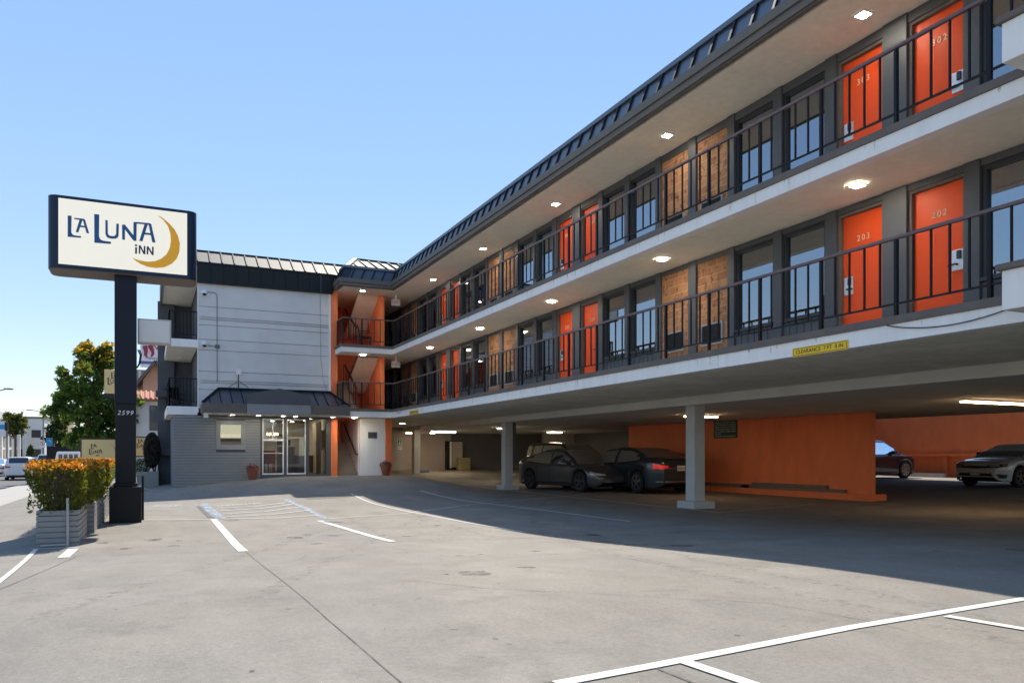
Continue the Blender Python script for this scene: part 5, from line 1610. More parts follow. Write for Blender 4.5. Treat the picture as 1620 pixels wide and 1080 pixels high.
    # wheels
    for xw in (fa, ra):
        for sy in (-1, 1):
            yo = sy * (halfw(xw) - 0.015)
            mb = MB(); mb.lathe([(wr * 0.70, -0.05), (wr * 0.71, -0.105), (wr * 0.93, -0.105), (wr, -0.08), (wr, 0.08), (wr * 0.93, 0.105), (wr * 0.71, 0.105), (wr * 0.70, 0.05)], (xw, yo - sy * 0.105, wr), 28, 'y')
            wh = mb.build("wheel", M['tyre'], root, smooth=True, local=True)
            mb = MB(); fy = yo - sy * 0.012
            mb.lathe([(wr * 0.60, 0), (wr * 0.70, 0.004), (wr * 0.70, -0.06), (wr * 0.60, -0.05)] if sy > 0 else [(wr * 0.60, 0), (wr * 0.70, -0.004), (wr * 0.70, 0.06), (wr * 0.60, 0.05)], (xw, fy, wr), 28, 'y', False)
            for k in range(spokes):
                a = 2 * math.pi * k / spokes + 0.3
                c = Vector((xw + math.cos(a) * wr * 0.34, fy - sy * 0.012, wr + math.sin(a) * wr * 0.34))
                d = Vector((math.cos(a), 0, math.sin(a))); p = Vector((-math.sin(a), 0, math.cos(a)))
                mb.obox(c, d * wr * 0.33, p * wr * 0.105, Vector((0, 0.014, 0)))
            mb.lathe([(wr * 0.16, -0.02), (wr * 0.16, 0.02)], (xw, fy - sy * 0.015, wr), 12, 'y')
            mb.build("rim", M[rim], wh, local=True)
        mb = MB(); mb.box(xw - R_ + 0.01, xw + R_ - 0.01, -halfw(xw) + 0.16, halfw(xw) - 0.16, 0.16, wr + R_ * 0.80); mb.build("wheel_arch_lining", M['well'], root, local=True)
    mb = MB(); mb.box(-hl + 0.3, hl - 0.3, -W * 0.42, W * 0.42, 0.17, 0.24); mb.build("underbody", M['well'], root, local=True)
    # patches pressed on to the body
    def patch(nm, top, bot, m, dirv, n=14, mrows=4, off=0.008, par=None):
        """top / bot: list of 2D points; dirv 'f','r','l','s' : front, rear, left(+y), right(-y)"""
        b_ = MB(); ok = True
        def samp(P, t):
            t *= len(P) - 1; i = min(int(t), len(P) - 2); f = t - i
            return (P[i][0] + (P[i+1][0] - P[i][0]) * f, P[i][1] + (P[i+1][1] - P[i][1]) * f)
        for i in range(n + 1):
            a, c = samp(top, i / n), samp(bot, i / n)
            for k in range(mrows + 1):
                q = (a[0] + (c[0] - a[0]) * k / mrows, a[1] + (c[1] - a[1]) * k / mrows)
                if dirv == 'f': o, d = Vector((5, q[0], q[1])), Vector((-1, 0, 0))
                elif dirv == 'r': o, d = Vector((-5, q[0], q[1])), Vector((1, 0, 0))
                elif dirv == 'l': o, d = Vector((q[0], 5, q[1])), Vector((0, -1, 0))
                else: o, d = Vector((q[0], -5, q[1])), Vector((0, 1, 0))
                hit = bv.ray_cast(o, d)
                if hit[0] is None:
                    p = Vector(b_.v[-1]) if b_.v else o + d * (5 - (hl if dirv in 'fr' else W / 2))
                else: p = hit[0] - d * off
                b_.v.append(tuple(p))
        for i in range(n):
            for k in range(mrows):
                a = i * (mrows + 1) + k; b_.f.append((a, a + 1, a + mrows + 2, a + mrows + 1))
        return b_.build(nm, m, par or root, smooth=True, local=True, fixn=False)
    ztf = interp(deck, hl - 0.02) + 0.14; ztr = interp(deck, -hl + 0.02)
    hw = W / 2
    fs = front_style
    for s in (-1, 1):
        y0, y1 = (0.52, 0.97)
        if fs == 'slim':
            patch("headlight", [(s*hw*0.50, ztf - 0.085), (s*hw*0.80, ztf - 0.045), (s*hw*0.93, ztf + 0.0)], [(s*hw*0.50, ztf - 0.125), (s*hw*0.80, ztf - 0.12), (s*hw*0.93, ztf - 0.09)], M[lamp], 'f', off=0.012)
            patch("indicator", [(s*hw*0.80, ztf - 0.055), (s*hw*0.92, ztf - 0.015)], [(s*hw*0.80, ztf - 0.085), (s*hw*0.92, ztf - 0.06)], M['amber'], 'f', off=0.016, n=4)
        elif fs == 'wide':
            patch("headlight", [(s*hw*0.42, ztf - 0.08), (s*hw*0.75, ztf - 0.045), (s*hw*0.92, ztf - 0.01)], [(s*hw*0.42, ztf - 0.13), (s*hw*0.75, ztf - 0.145), (s*hw*0.92, ztf - 0.12)], M['plastic'], 'f', off=0.012)
            patch("lens", [(s*hw*0.50, ztf - 0.092), (s*hw*0.78, ztf - 0.06)], [(s*hw*0.50, ztf - 0.118), (s*hw*0.78, ztf - 0.10)], M[lamp], 'f', off=0.016)
            patch("indicator", [(s*hw*0.84, ztf - 0.05), (s*hw*0.91, ztf - 0.03)], [(s*hw*0.84, ztf - 0.09), (s*hw*0.91, ztf - 0.08)], M['amber'], 'f', off=0.016, n=4)
        elif fs != 'none':
            patch("headlight", [(s*hw*0.55, ztf - 0.04), (s*hw*0.9, ztf - 0.0)], [(s*hw*0.55, ztf - 0.18), (s*hw*0.9, ztf - 0.15)], M[lamp], 'f', off=0.012)
        patch("tail_light", [(s*hw*0.50, ztr - 0.10), (s*hw*0.74, ztr - 0.075), (s*hw*0.90, ztr - 0.03)], [(s*hw*0.50, ztr - 0.17), (s*hw*0.74, ztr - 0.21), (s*hw*0.90, ztr - 0.20)], M[tail], 'r', off=0.012)
        # mirrors
        mb = MB(); xm = cw - 0.5 * (cw - ft) - 0.12
        mb.obox((xm, s * (hw + 0.05), belt + 0.07), (0.06, 0.01 * s, 0), (-0.02, 0.10, 0), (0, 0, 0.065)); mb.bar((xm, s * (hw - 0.12), belt + 0.01), (xm, s * (hw + 0.0), belt + 0.04), 0.05)
        mb.build("side_mirror", M[paint] if paint not in ('car_silver',) else M['plastic'], root, local=True, bevel=0.03)
        d_ = 'l' if s > 0 else 's'
        zl_ = 0.34
        for xx in (pil, cw - 0.38 * (cw - ft) + 0.1, rb + 0.75 * (rt - rb) + 0.05):
            if abs(xx - ra) < R_ + 0.02: xx = ra + R_ + 0.03
            patch("door_seam", [(xx - 0.006, belt - 0.05), (xx + 0.006, belt - 0.05)], [(xx - 0.006, zl_), (xx + 0.006, zl_)], M['well'], d_, n=1, mrows=10, off=0.003)
        for xx in (pil - 0.16, rb + 0.75 * (rt - rb) + 0.22):
            patch("door_handle", [(xx - 0.09, belt - 0.13), (xx + 0.09, belt - 0.13)], [(xx - 0.09, belt - 0.155), (xx + 0.09, belt - 0.155)], M[paint], d_, n=4, mrows=1, off=0.02)
        patch("sill_trim", [(ra + R_ + 0.06, 0.30), (fa - R_ - 0.06, 0.30)], [(ra + R_ + 0.06, 0.235), (fa - R_ - 0.06, 0.235)], M['plastic'], d_, n=10, mrows=1, off=0.006)
    if grille:
        if fs == 'wide':
            patch("upper_grille", [(-hw*0.62, ztf - 0.11), (0, ztf - 0.095), (hw*0.62, ztf - 0.11)], [(-hw*0.62, ztf - 0.15), (0, ztf - 0.175), (hw*0.62, ztf - 0.15)], M['plastic'], 'f', n=18, off=0.009)
            patch("lower_grille", [(-hw*0.58, 0.44), (hw*0.58, 0.44)], [(-hw*0.66, 0.27), (hw*0.66, 0.27)], M['plastic'], 'f', n=18, off=0.009)
            for s in (-1, 1):
                patch("bumper_vent", [(s*hw*0.72, 0.42), (s*hw*0.92, 0.40)], [(s*hw*0.78, 0.29), (s*hw*0.90, 0.29)], M['plastic'], 'f', n=6, off=0.009)
        else:
            patch("lower_grille", [(-hw*0.62, 0.34), (hw*0.62, 0.34)], [(-hw*0.58, 0.25), (hw*0.58, 0.25)], M['plastic'], 'f', n=18, off=0.009)
    patch("rear_bumper_trim", [(-hw*0.8, 0.36), (hw*0.8, 0.36)], [(-hw*0.8, 0.25), (hw*0.8, 0.25)], M['plastic'], 'r', n=16, off=0.009)
    if plate_txt:
        dr = plate_txt[0]
        zc_ = plate_txt[2]
        pp = patch("number_plate", [(-0.155, zc_ + 0.08), (0.155, zc_ + 0.08)], [(-0.155, zc_ - 0.08), (0.155, zc_ - 0.08)], M['plate'], dr, n=4, mrows=2, off=0.022)
        hit = bv.ray_cast(Vector((5 if dr == 'f' else -5, 0, zc_)), Vector((-1 if dr == 'f' else 1, 0, 0)))
        xo = hit[0].x + (0.027 if dr == 'f' else -0.027)
        text_mesh("plate_lettering", plate_txt[1], 0.085, M['signnavy'], (xo, 0, zc_ - 0.01), (0, 1 if dr == 'f' else -1, 0), (0, 0, 1), pp, 0.002, local=True)
    return root, patch, bv

SEDAN = [(-2.35, 0.80), (-2.25, 0.98), (-1.75, 1.03), (-0.5, 0.97), (0.9, 0.95), (1.5, 0.88), (2.1, 0.74), (2.32, 0.62), (2.36, 0.55)]
# dark grey electric sedan, front towards camera right
A1, A2 = gp(915, 779), gp(846, 769)
hd_ = math.atan2(A1.y - A2.y, A1.x - A2.x)
g1 = (A1 + A2) / 2
FASTB = [(-2.36, 0.78), (-2.30, 0.98), (-1.95, 1.04), (-0.5, 0.96), (0.95, 0.93), (1.6, 0.85), (2.15, 0.70), (2.33, 0.56), (2.36, 0.48)]
make_car("parked_sedan", "dark grey fastback sedan parked beside the grey column with its front to the right", "car", (14.92, 26.3, gh(15, 26)), R(-82), scale=1.12, L=4.72, W=1.85, H=1.44, deck=FASTB, gh_=(-2.05, -0.55, 0.35, 1.35), wb=2.88, wr=0.345, paint='car_grey', rim='rimdk', front_over=0.85, belt=0.95, front_style='slim', tail='taildull')
LUX = [(-2.50, 0.95), (-2.42, 1.08), (-1.95, 1.12), (-0.6, 1.00), (1.0, 0.98), (1.7, 0.92), (2.3, 0.80), (2.46, 0.66), (2.50, 0.55)]
root, patch, bv = make_car("parked_sedan", "black green saloon with a glowing red tail light parked behind the thick grey column", "car", (16.6, 24.6, gh(17, 24)), R(91), scale=1.12, L=5.0, W=1.90, H=1.47, deck=LUX, gh_=(-1.95, -0.95, 0.45, 1.40), wb=3.05, wr=0.35, paint='car_teal', rim='rim', belt=0.99, tail='tail', plate_txt=('r', "8MBL042", 0.80))
patch("chrome_strip", [(-0.75, 0.80), (0.75, 0.80)], [(-0.75, 0.785), (0.75, 0.785)], M['chrome'], 'r', n=12, mrows=1, off=0.014)
patch("exhaust_trim", [(-0.8, 0.40), (0.8, 0.40)], [(-0.8, 0.375), (0.8, 0.375)], M['chrome'], 'r', n=12, mrows=1, off=0.014)
SUVD = [(-2.4, 0.95), (-2.36, 1.06), (-1.9, 1.09), (-0.5, 1.06), (0.9, 1.08), (1.6, 1.03), (2.15, 0.92), (2.36, 0.78), (2.42, 0.6)]
make_car("parked_suv", "black boxy car parked in the dark behind the grey fastback sedan", "car", (18.2, 32.4, gh(17, 33)), R(-80), scale=1.1, L=4.7, W=1.9, H=1.66, deck=SUVD, gh_=(-2.3, -2.0, 0.35, 1.2), wb=2.8, wr=0.37, paint='car_black', rim='rimdk', belt=1.05, front_style='none', tail='taildull', wagon=True)
CIV = [(-2.30, 0.85), (-2.24, 1.02), (-1.85, 1.06), (-0.5, 0.98), (0.85, 0.97), (1.5, 0.90), (2.1, 0.80), (2.28, 0.70), (2.33, 0.58)]
make_car("parked_sedan", "silver compact sedan facing the camera at the right edge with a pale front plate", "car", (29.1, 17.9, gh(29, 18)), R(180), scale=1.12, L=4.66, W=1.80, H=1.41, deck=CIV, gh_=(-1.9, -0.8, 0.25, 1.25), wb=2.73, wr=0.325, paint='car_silver', rim='rimdk', belt=0.97, front_style='wide', glass='carglass_lt', plate_txt=('f', "9KDC363", 0.46))
make_car("parked_suv", "dark plum crossover behind the end of the orange partition wall", "car", (31.6, 27.0, gh(31, 27)), R(0), scale=1.12, L=4.75, W=1.92, H=1.68, deck=SUVD, gh_=(-2.3, -2.0, 0.35, 1.2), wb=2.8, wr=0.37, paint='car_plum', rim='rim', belt=1.05, glass='carglass_lt', front_style='none', spokes=8, wagon=True)

# ------------------------------------------------------------------ street side
def leafy_tree(name, label, base, blobs, n, size, m, trunk_r, fork_z, group=None, blossom=None, seed=1, up=0.3, gap=0.0):
    """blobs: (dx,dy,z,rx,rz) clumps above base"""
    base = Vector(base)
    r_ = thing(name, label, "tree", base, 0, group)
    rnd = random.Random(seed)
    mb, mbb = MB(), MB()
    tot = sum(b[3] ** 2 for b in blobs)
    zmax = max(b[2] + b[4] for b in blobs)
    subs = []
    for (dx, dy, z, rx, rz) in blobs:
        k = max(6, int(26 * rx * rx / max(1e-3, tot) * len(blobs)))
        for i in range(k):
            v = Vector((rnd.gauss(0, 1), rnd.gauss(0, 1), rnd.gauss(0, 1))).normalized() * (0.55 + 0.45 * rnd.random())
            subs.append((Vector((dx + v.x * rx, dy + v.y * rx, z + v.z * rz)), rx * rnd.uniform(0.22, 0.40)))
    per = max(1, n // len(subs))
    for (c, r0) in subs:
        for i in range(per):
            v = Vector((rnd.gauss(0, 1), rnd.gauss(0, 1), rnd.gauss(0, 0.8)))
            v = v.normalized() * r0 * rnd.random() ** 0.6
            p = base + c + v
            s = size * rnd.uniform(0.6, 1.3)
            topness = (c.z + v.z - zmax * 0.70) / (zmax * 0.3)
            if blossom and topness + rnd.gauss(0, 0.30) > 0.48 and v.z > 0.0: leaf_quads(mbb, rnd, p, s, up + 0.8)
            else: leaf_quads(mb, rnd, p, s, up)
    mb.build("crown", M[m], r_, fixn=False)
    if blossom: mbb.build("blossoms", M[blossom], r_, fixn=False)
    mb = MB()
    mb.tube([base + Vector((0, 0, -0.2)), base + Vector((0.03, 0, fork_z * 0.5)), base + Vector((0.0, 0.02, fork_z))], [trunk_r * 1.3, trunk_r, trunk_r * 0.85], 9)
    for (dx, dy, z, rx, rz) in blobs:
        tip = base + Vector((dx, dy, z + rz * 0.2)); st_ = base + Vector((0, 0, fork_z * 0.95))
        mid = st_.lerp(tip, 0.5) + Vector((rnd.uniform(-.2, .2), rnd.uniform(-.2, .2), 0.1))
        mb.tube([st_, mid, tip], [trunk_r * 0.6, trunk_r * 0.38, trunk_r * 0.12], 7)
    mb.build("trunk", M['bark'], r_, smooth=True)
    return r_
def gbase(x, Z):
    p = at(x, 740, Z); 
    z = gh(KERB_X, 0) if p.x < KERB_X else gh(p.x, p.y)
    return Vector((p.x, p.y, z))
# big flowering tree on the sidewalk
b = gbase(150, 50)
k = 50 / F_PX
def bl(px, py, r, rz=None, dy=0.0, Z=50.0, b=b):
    p = at(px, py, Z); return (p.x - b.x, dy, p.z - b.z, r * Z / F_PX, (rz or r) * Z / F_PX)
leafy_tree("flowering_tree", "large dense street tree with orange blossom on top behind the sign pole", b,
    [bl(150, 568, 34, 26), bl(122, 606, 34, 28, -0.8), bl(175, 605, 34, 30, 0.8), bl(106, 645, 30, 27, 0.6), bl(150, 650, 36, 28, -0.6), bl(190, 650, 34, 30), bl(135, 690, 30, 22, 0.4), bl(180, 700, 32, 22, -0.3), bl(160, 560, 20, 16, 0.5)],
    21000, 0.16, 'leaf_big', 0.22, 2.0, blossom='blossom', seed=11)
# street trees on the far side and beyond
def street_tree(px, ptop, pbot, pw, Z, m, label, seed, n=3000, size=0.2, grp="street trees far up the road"):
    b = gbase(px, Z)
    w = pw / 2
    rnd = random.Random(seed)
    bls = []
    for i in range(6):
        fx = rnd.uniform(-0.55, 0.55); fy = rnd.uniform(0.25, 0.8)
        p = at(px + fx * w, ptop + (pbot - ptop) * fy, Z)
        bls.append((p.x - b.x, rnd.uniform(-0.6, 0.6), p.z - b.z, 0.52 * w * Z / F_PX, 0.34 * (pbot - ptop) * Z / F_PX))
    zc = at(px, pbot - 4, Z).z - b.z
    leafy_tree("street_tree", label, b, bls, n, size, m, 0.16, max(1.0, zc), grp, seed=seed)
street_tree(24, 653, 696, 48, 105, 'leaf_street', "round yellow green street tree in front of the white columned building", 21, 4500, 0.20)
street_tree(84, 657, 698, 42, 150, 'leaf_dark', "dark green street tree behind the double armed street lamp", 22, 4000, 0.28)
street_tree(100, 680, 712, 26, 130, 'leaf_dark', "dark low street tree right of the street lamp", 23, 2500, 0.25)
street_tree(114, 684, 716, 26, 170, 'leaf_street', "yellow green tree under the big flowering tree's left side", 24, 2500, 0.3)
street_tree(50, 700, 722, 15, 118, 'leaf_dark', "small shrub like tree before the columned building", 25, 1500, 0.16)
street_tree(130, 680, 705, 24, 210, 'leaf_street', "farthest pale tree at the end of the road", 26, 1500, 0.35)

# street lamps
def lamp(px, ptop, Z, arms, label):
    b = gbase(px, Z); top = at(px, ptop, Z)
    r_ = thing("street_lamp", label, "street lamp", b, 0, None)
    mb = MB(); mb.tube([b, Vector((b.x, b.y, top.z))], [0.10, 0.065], 10); mb.build("pole", M['galv'], r_, smooth=True)
    for (dx, dz) in arms:
        e = dx * Z / F_PX; h = dz * Z / F_PX
        t = Vector((b.x, b.y, top.z))
        ax = Vector((_c, -_s, 0))
        mb = MB(); mb.tube([t - Vector((0, 0, 0.1)), t + ax * e * 0.35 + Vector((0, 0, h * 0.75)), t + ax * e * 0.8 + Vector((0, 0, h))], 0.045, 7)
        ao = mb.build("arm", M['galv'], r_, smooth=True)
        mb = MB(); q = t + ax * e * 0.92 + Vector((0, 0, h)); mb.obox(q, ax * abs(e) * 0.14, Vector((0.12, 0.2, 0)), Vector((0, 0, 0.05))); mb.build("lamp_head", M['galv'], ao)
lamp(68.5, 654, 105, ((-24, 5.5), (22, 4.5)), "grey double armed street lamp in the middle of the road")
lamp(107, 668, 160, ((-14, 4),), "distant grey single armed street lamp")
lamp(-14, 628, 60, ((30, 13),), "street lamp whose arm reaches in at the left edge of the view")
# no turn signs and banner on the lamps
def road_sign(px, py, w, Z, label, post_to=None):
    c = at(px, py, Z); s_ = w * Z / F_PX / 2
    ax = Vector((_c, -_s, 0)); nn = Vector((-_s, -_c, 0))
    c = c + nn * 0.2
    g0 = gbase(px, Z)
    r_ = thing("no_turn_sign", label, "road sign", (c.x, c.y, c.z - s_ * 1.3), 0, None)
    mb = MB(); mb.obox(c, ax * s_, nn * 0.01, Vector((0, 0, s_ * 1.3))); mb.build("panel", M['whiteflat'], r_)
    mb = MB(); n = 20; cc = c + nn * 0.018 + Vector((0, 0, s_ * 0.2))
    for i in range(n):
        a0, a1 = 6.2832 * i / n, 6.2832 * (i + 1) / n
        P = lambda a, rr: cc + ax * math.cos(a) * rr + Vector((0, 0, math.sin(a) * rr))
        mb.poly([P(a0, s_ * .85), P(a1, s_ * .85), P(a1, s_ * .68), P(a0, s_ * .68)])
    d = (ax - Vector((0, 0, 1))).normalized()
    mb.obox(cc + nn * 0.004, d * s_ * 0.7, d.cross(nn) * s_ * 0.09, nn * 0.001); mb.build("prohibition_ring", M['redtxt'], r_, fixn=False)
    mb = MB(); mb.obox(cc + nn * 0.001 + ax * s_ * 0.15 - Vector((0,0,s_*0.1)), ax * s_ * 0.09, nn * 0.001, Vector((0, 0, s_ * 0.4))); mb.obox(cc + nn * 0.001 - ax * s_ * 0.15 + Vector((0, 0, s_ * 0.3)), ax * s_ * 0.3, nn * 0.0012, Vector((0, 0, s_ * 0.09))); mb.build("turn_arrow", M['ink'], r_)
    mb = MB(); p = c - nn * 0.05; mb.tube([Vector((p.x, p.y, g0.z)), Vector((p.x, p.y, c.z + s_))], 0.04, 6); mb.build("post", M['galv'], r_)
road_sign(68.5, 702, 8.5, 104, "white no left turn sign on the nearer median post")
road_sign(107, 706, 7, 158, "smaller white no left turn sign on the farther median post")
c = at(78, 699, 106); ax = Vector((_c, -_s, 0))
r_ = thing("street_banner", "blue street banner with a pale curve beside the no left turn sign", "banner", (c.x, c.y, c.z - 0.5))
mb = MB(); mb.obox(c, ax * 0.42, Vector((_s, _c, 0)) * 0.01, Vector((0, 0, 0.55))); mb.build("cloth", M['skyblue'], r_)
mb = MB(); mb.tube([c - Vector((_s, _c, 0)) * 0.02 + ax * (0.3 * math.cos(a) - 0.05) + Vector((0, 0, 0.35 * math.sin(a) - 0.1)) for a in [i * 0.3 for i in range(6)]], 0.035, 5); mb.build("pale_curve", M['bannerwhite'], r_)
mb = MB(); mb.bar(c + Vector((0, 0, 0.58)) - ax * 0.8, c + Vector((0, 0, 0.58)) + ax * 0.44, 0.04); mb.build("bracket", M['galv'], r_)
c = at(3, 678, 100)
r_ = thing("shop_banner", "blue and white banner at the left edge of the view", "banner", (c.x, c.y, c.z - 1))
mb = MB(); mb.obox(c, ax * 0.5, Vector((_s, _c, 0)) * 0.02, Vector((0, 0, 1.0))); mb.build("cloth", M['bannerwhite'], r_)
mb = MB(); mb.obox(c + Vector((0, 0, 0.25)) - Vector((_s, _c, 0)) * 0.03, ax * 0.5, Vector((_s, _c, 0)) * 0.005, Vector((0, 0, 0.3))); mb.build("blue_band", M['skyblue'], r_)
mb = MB(); p = c - ax * 0.55; mb.tube([(p.x, p.y, gh(KERB_X, 90)), (p.x, p.y, c.z + 1.1)], 0.05, 6); mb.build("post", M['galv'], r_)
c = at(10.5, 674, 92)
r_ = thing("traffic_light", "dark traffic signal in front of the yellow green tree", "traffic light", (c.x, c.y, gh(KERB_X, 80)))
mb = MB(); mb.obox(c, ax * 0.16, Vector((_s, _c, 0)) * 0.14, Vector((0, 0, 0.5))); mb.build("signal_head", M['plastic'], r_)
mb = MB()
for i in range(3): mb.lathe([(0.10, 0), (0.10, 0.01)], c - Vector((_s, _c, 0)) * 0.15 + Vector((0, 0, 0.3 - 0.3 * i)), 10, 'y')
mb.build("lens", M['greendk'], r_)
mb = MB(); mb.tube([(c.x, c.y + 0.2, gh(KERB_X, 80)), (c.x, c.y + 0.2, c.z + 0.6)], 0.07, 8); mb.build("post", M['galv'], r_)

# cars on the street (driving away, tails towards us)
PICK = [(-2.7, 0.98), (-2.65, 1.02), (-0.9, 1.04), (-0.2, 1.04), (1.2, 1.08), (2.2, 1.02), (2.6, 0.9), (2.7, 0.7)]
def street_car(nm, lab, px, Z, **kw):
    p = at(px, 740, Z); z = gh(KERB_X, p.y) - 0.09
    make_car(nm, lab, "car" if 'cat' not in kw else kw.pop('cat'), (p.x, p.y, z), R(90), group=None, front_style='none', grille=False, **kw)
street_car("street_suv", "white compact suv driving away on the street, left of the hedge", 36, 57, L=4.4, W=1.85, H=1.66, deck=SUVD, gh_=(-2.15, -1.85, 0.3, 1.1), wb=2.6, wr=0.35, paint='car_white', belt=1.05, tail='taildull', wagon=True)
street_car("street_sedan", "white sedan at the left edge of the street", -4, 66, L=4.7, W=1.85, H=1.46, deck=SEDAN, gh_=(-1.9, -0.9, 0.35, 1.3), wb=2.8, wr=0.33, paint='car_white', belt=0.97, tail='taildull')
street_car("pickup_truck", "silver pickup truck farther up the street", 74, 82, cat="pickup truck", L=5.5, W=1.95, H=1.85, deck=PICK, gh_=(-0.75, -0.5, 0.6, 1.3), wb=3.5, wr=0.38, paint='car_white', belt=1.04, tail='taildull')
street_car("street_sedan", "dark red brown car ahead beyond the hedge", 92, 95, L=4.6, W=1.85, H=1.5, deck=SEDAN, gh_=(-1.9, -0.9, 0.35, 1.3), wb=2.8, wr=0.33, paint='car_redrown', belt=0.97, tail='taildull')
p = at(108, 735, 60); z = gh(KERB_X, p.y) - 0.1
r_ = thing("parked_van", "white van with a row of windows seen over the hedge", "van", (p.x, p.y, z))
x_, y_ = p.x, p.y
mb = MB(); mb.prism([(x_ - 0.9, y_, z + 0.35), (x_ + 0.9, y_, z + 0.35), (x_ + 0.92, y_, z + 1.3), (x_ + 0.78, y_, z + 2.05), (x_ - 0.78, y_, z + 2.05), (x_ - 0.92, y_, z + 1.3)], (0, 4.6, 0)); mb.build("body", M['car_white'], r_, bevel=0.08)
mb = MB()
for i in range(4): mb.box(x_ - 0.66 + i * 0.35, x_ - 0.40 + i * 0.35, y_ - 0.012, y_ - 0.002, z + 1.38, z + 1.85)
mb.build("windows", M['carglass'], r_)
for (dx, dy) in ((-0.82, 0.9), (0.82, 0.9), (-0.82, 3.6), (0.82, 3.6)):
    mb = MB(); mb.lathe([(0.36, -0.1), (0.36, 0.1)], (x_ + dx, y_ + dy, z + 0.36), 18, 'x'); mb.build("wheel", M['tyre'], r_)
p = at(103, 735, 70)
r_ = thing("box_trailer", "black box trailer standing beyond the hedge", "trailer", (p.x, p.y, z))
pa, pb = at(87, 711, 70), at(128, 730, 70)
mb = MB(); mb.obox(((pa + pb) / 2), ax * (pb - pa).length * 0.47, Vector((_s, _c, 0)) * 1.2, Vector((0, 0, 0.85))); mb.build("box", M['black'], r_)
mb = MB(); mb.obox((pa + pb) / 2 + Vector((0, 0, -1.2)), ax * 1.0, Vector((_s, _c, 0)) * 0.2, Vector((0, 0, 0.33))); mb.build("wheels", M['tyre'], r_)

# neighbouring sign boards of the inn
def board(nm, label, px0, px1, py0, Z, h, fx, seed):
    a, b2 = at(px0, py0, Z), at(px1, py0, Z)
    Yb = a.y; x0 = a.x; x1 = x0 + (b2 - a).length * 0.93; z1 = a.z; z0 = z1 - h
    g = gh(x0, Yb)
    r_ = thing(nm, label, "sign", ((x0 + x1) / 2, Yb, g))
    mb = MB()
    mb.box(x0, x1, Yb, Yb + 0.05, z1 - 0.05, z1); mb.box(x0, x0 + 0.05, Yb, Yb + 0.05, z0, z1 - 0.051); mb.box(x1 - 0.05, x1, Yb, Yb + 0.05, z0, z1 - 0.051); mb.box(x0 + 0.051, x1 - 0.051, Yb, Yb + 0.05, z0, z0 + 0.05)
    mb.build("frame", M['wood'], r_)
    for xx in (x0 + 0.2, x1 - 0.2):
        mb = MB(); mb.bar((xx, Yb + 0.08, g - 0.1), (xx, Yb + 0.08, z0 + 0.2), 0.06); mb.build("leg", M['wood'], r_)
    mb = MB(); mb.box(x0 + 0.051, x1 - 0.051, Yb + 0.01, Yb + 0.03, z0 + 0.051, z1 - 0.051); mb.build("panel", M['boardyel'], r_)
    W2, H2 = (x1 - x0), h
    yy = Yb + 0.008
    s_ = W2 * fx
    cx_, cz_ = x0 + W2 * 0.20, z1 - h * 0.36
    # small 'LA' over 'LUNA' over 'INN'
    logo('LA', M['ink'], r_, cx_ + 0.06 * s_, cz_ + 0.05 * s_, s_ * 1.9, s_ * 0.95, yy, off=(0.06, 0.45))
    logo('LUNA', M['ink'], r_, cx_, cz_ - 0.28 * s_, s_ * 1.45, s_ * 0.75, yy, off=(0.28, 0.40))
    logo('INN', M['ink'], r_, cx_ + 0.33 * s_, cz_ - 0.45 * s_, s_ * 1.1, s_ * 0.6, yy, off=(0.58, 0.18))
    logo('MOON', M['gold'] if False else mat("moon_faded", (0.60, 0.40, 0.15), 0.6), r_, x0 + W2 * 0.50, z0 + h * 0.12, W2 * 0.85, h * 0.85, yy + 0.0005, "crescent_moon", off=(0.56, 0.10))
board("inn_sign_board", "yellow inn sign board with dark frame behind the hedge, left of the black pole", 127, 196, 693, 34, 1.35, 0.42, 1)
board("inn_sign_board", "smaller part hidden yellow inn board between the black pole and the dark shrub", 205, 262, 690, 36, 0.95, 0.42, 2)
# hanging inn sign on its own pole
a, b2 = at(165, 584, 42), at(212, 622, 42)
Yb = a.y
r_ = thing("inn_pole_sign", "yellow inn sign on a pole half hidden behind the black sign pole", "sign", ((a.x + b2.x) / 2, Yb, gh(a.x, Yb)))
mb = MB(); mb.box(a.x, b2.x, Yb, Yb + 0.25, b2.z, a.z); mb.build("sign_box", M['boardyel'], r_, bevel=0.02)
mb = MB(); mb.box(a.x + 0.01, b2.x, Yb + 0.02, Yb + 0.2, b2.z - 0.27, b2.z - 0.005); ns = mb.build("vacancy_strip", M['ink'], r_)
text_mesh("lettering", "NO", 0.17, M['grille'], (a.x + 0.22, Yb + 0.012, b2.z - 0.13), (1, 0, 0), (0, 0, 1), r_, 0.004)
text_mesh("lettering", "VACANCY", 0.17, M['redtxt'], (a.x + 0.85, Yb + 0.012, b2.z - 0.13), (1, 0, 0), (0, 0, 1), r_, 0.004)
logo('LA', M['ink'], r_, a.x + 0.32, b2.z + 0.85, 1.9, 1.0, Yb - 0.002, off=(0.06, 0.45))
logo('LUNA', M['ink'], r_, a.x + 0.18, b2.z + 0.50, 1.5, 0.9, Yb - 0.002, off=(0.28, 0.40))
mb = MB(); xm = (a.x + b2.x) / 2 + 0.1; mb.tube([(xm, Yb + 0.12, gh(a.x, Yb)), (xm, Yb + 0.12, b2.z - 0.28)], 0.08, 10); mb.build("pole", M['galv'], r_)

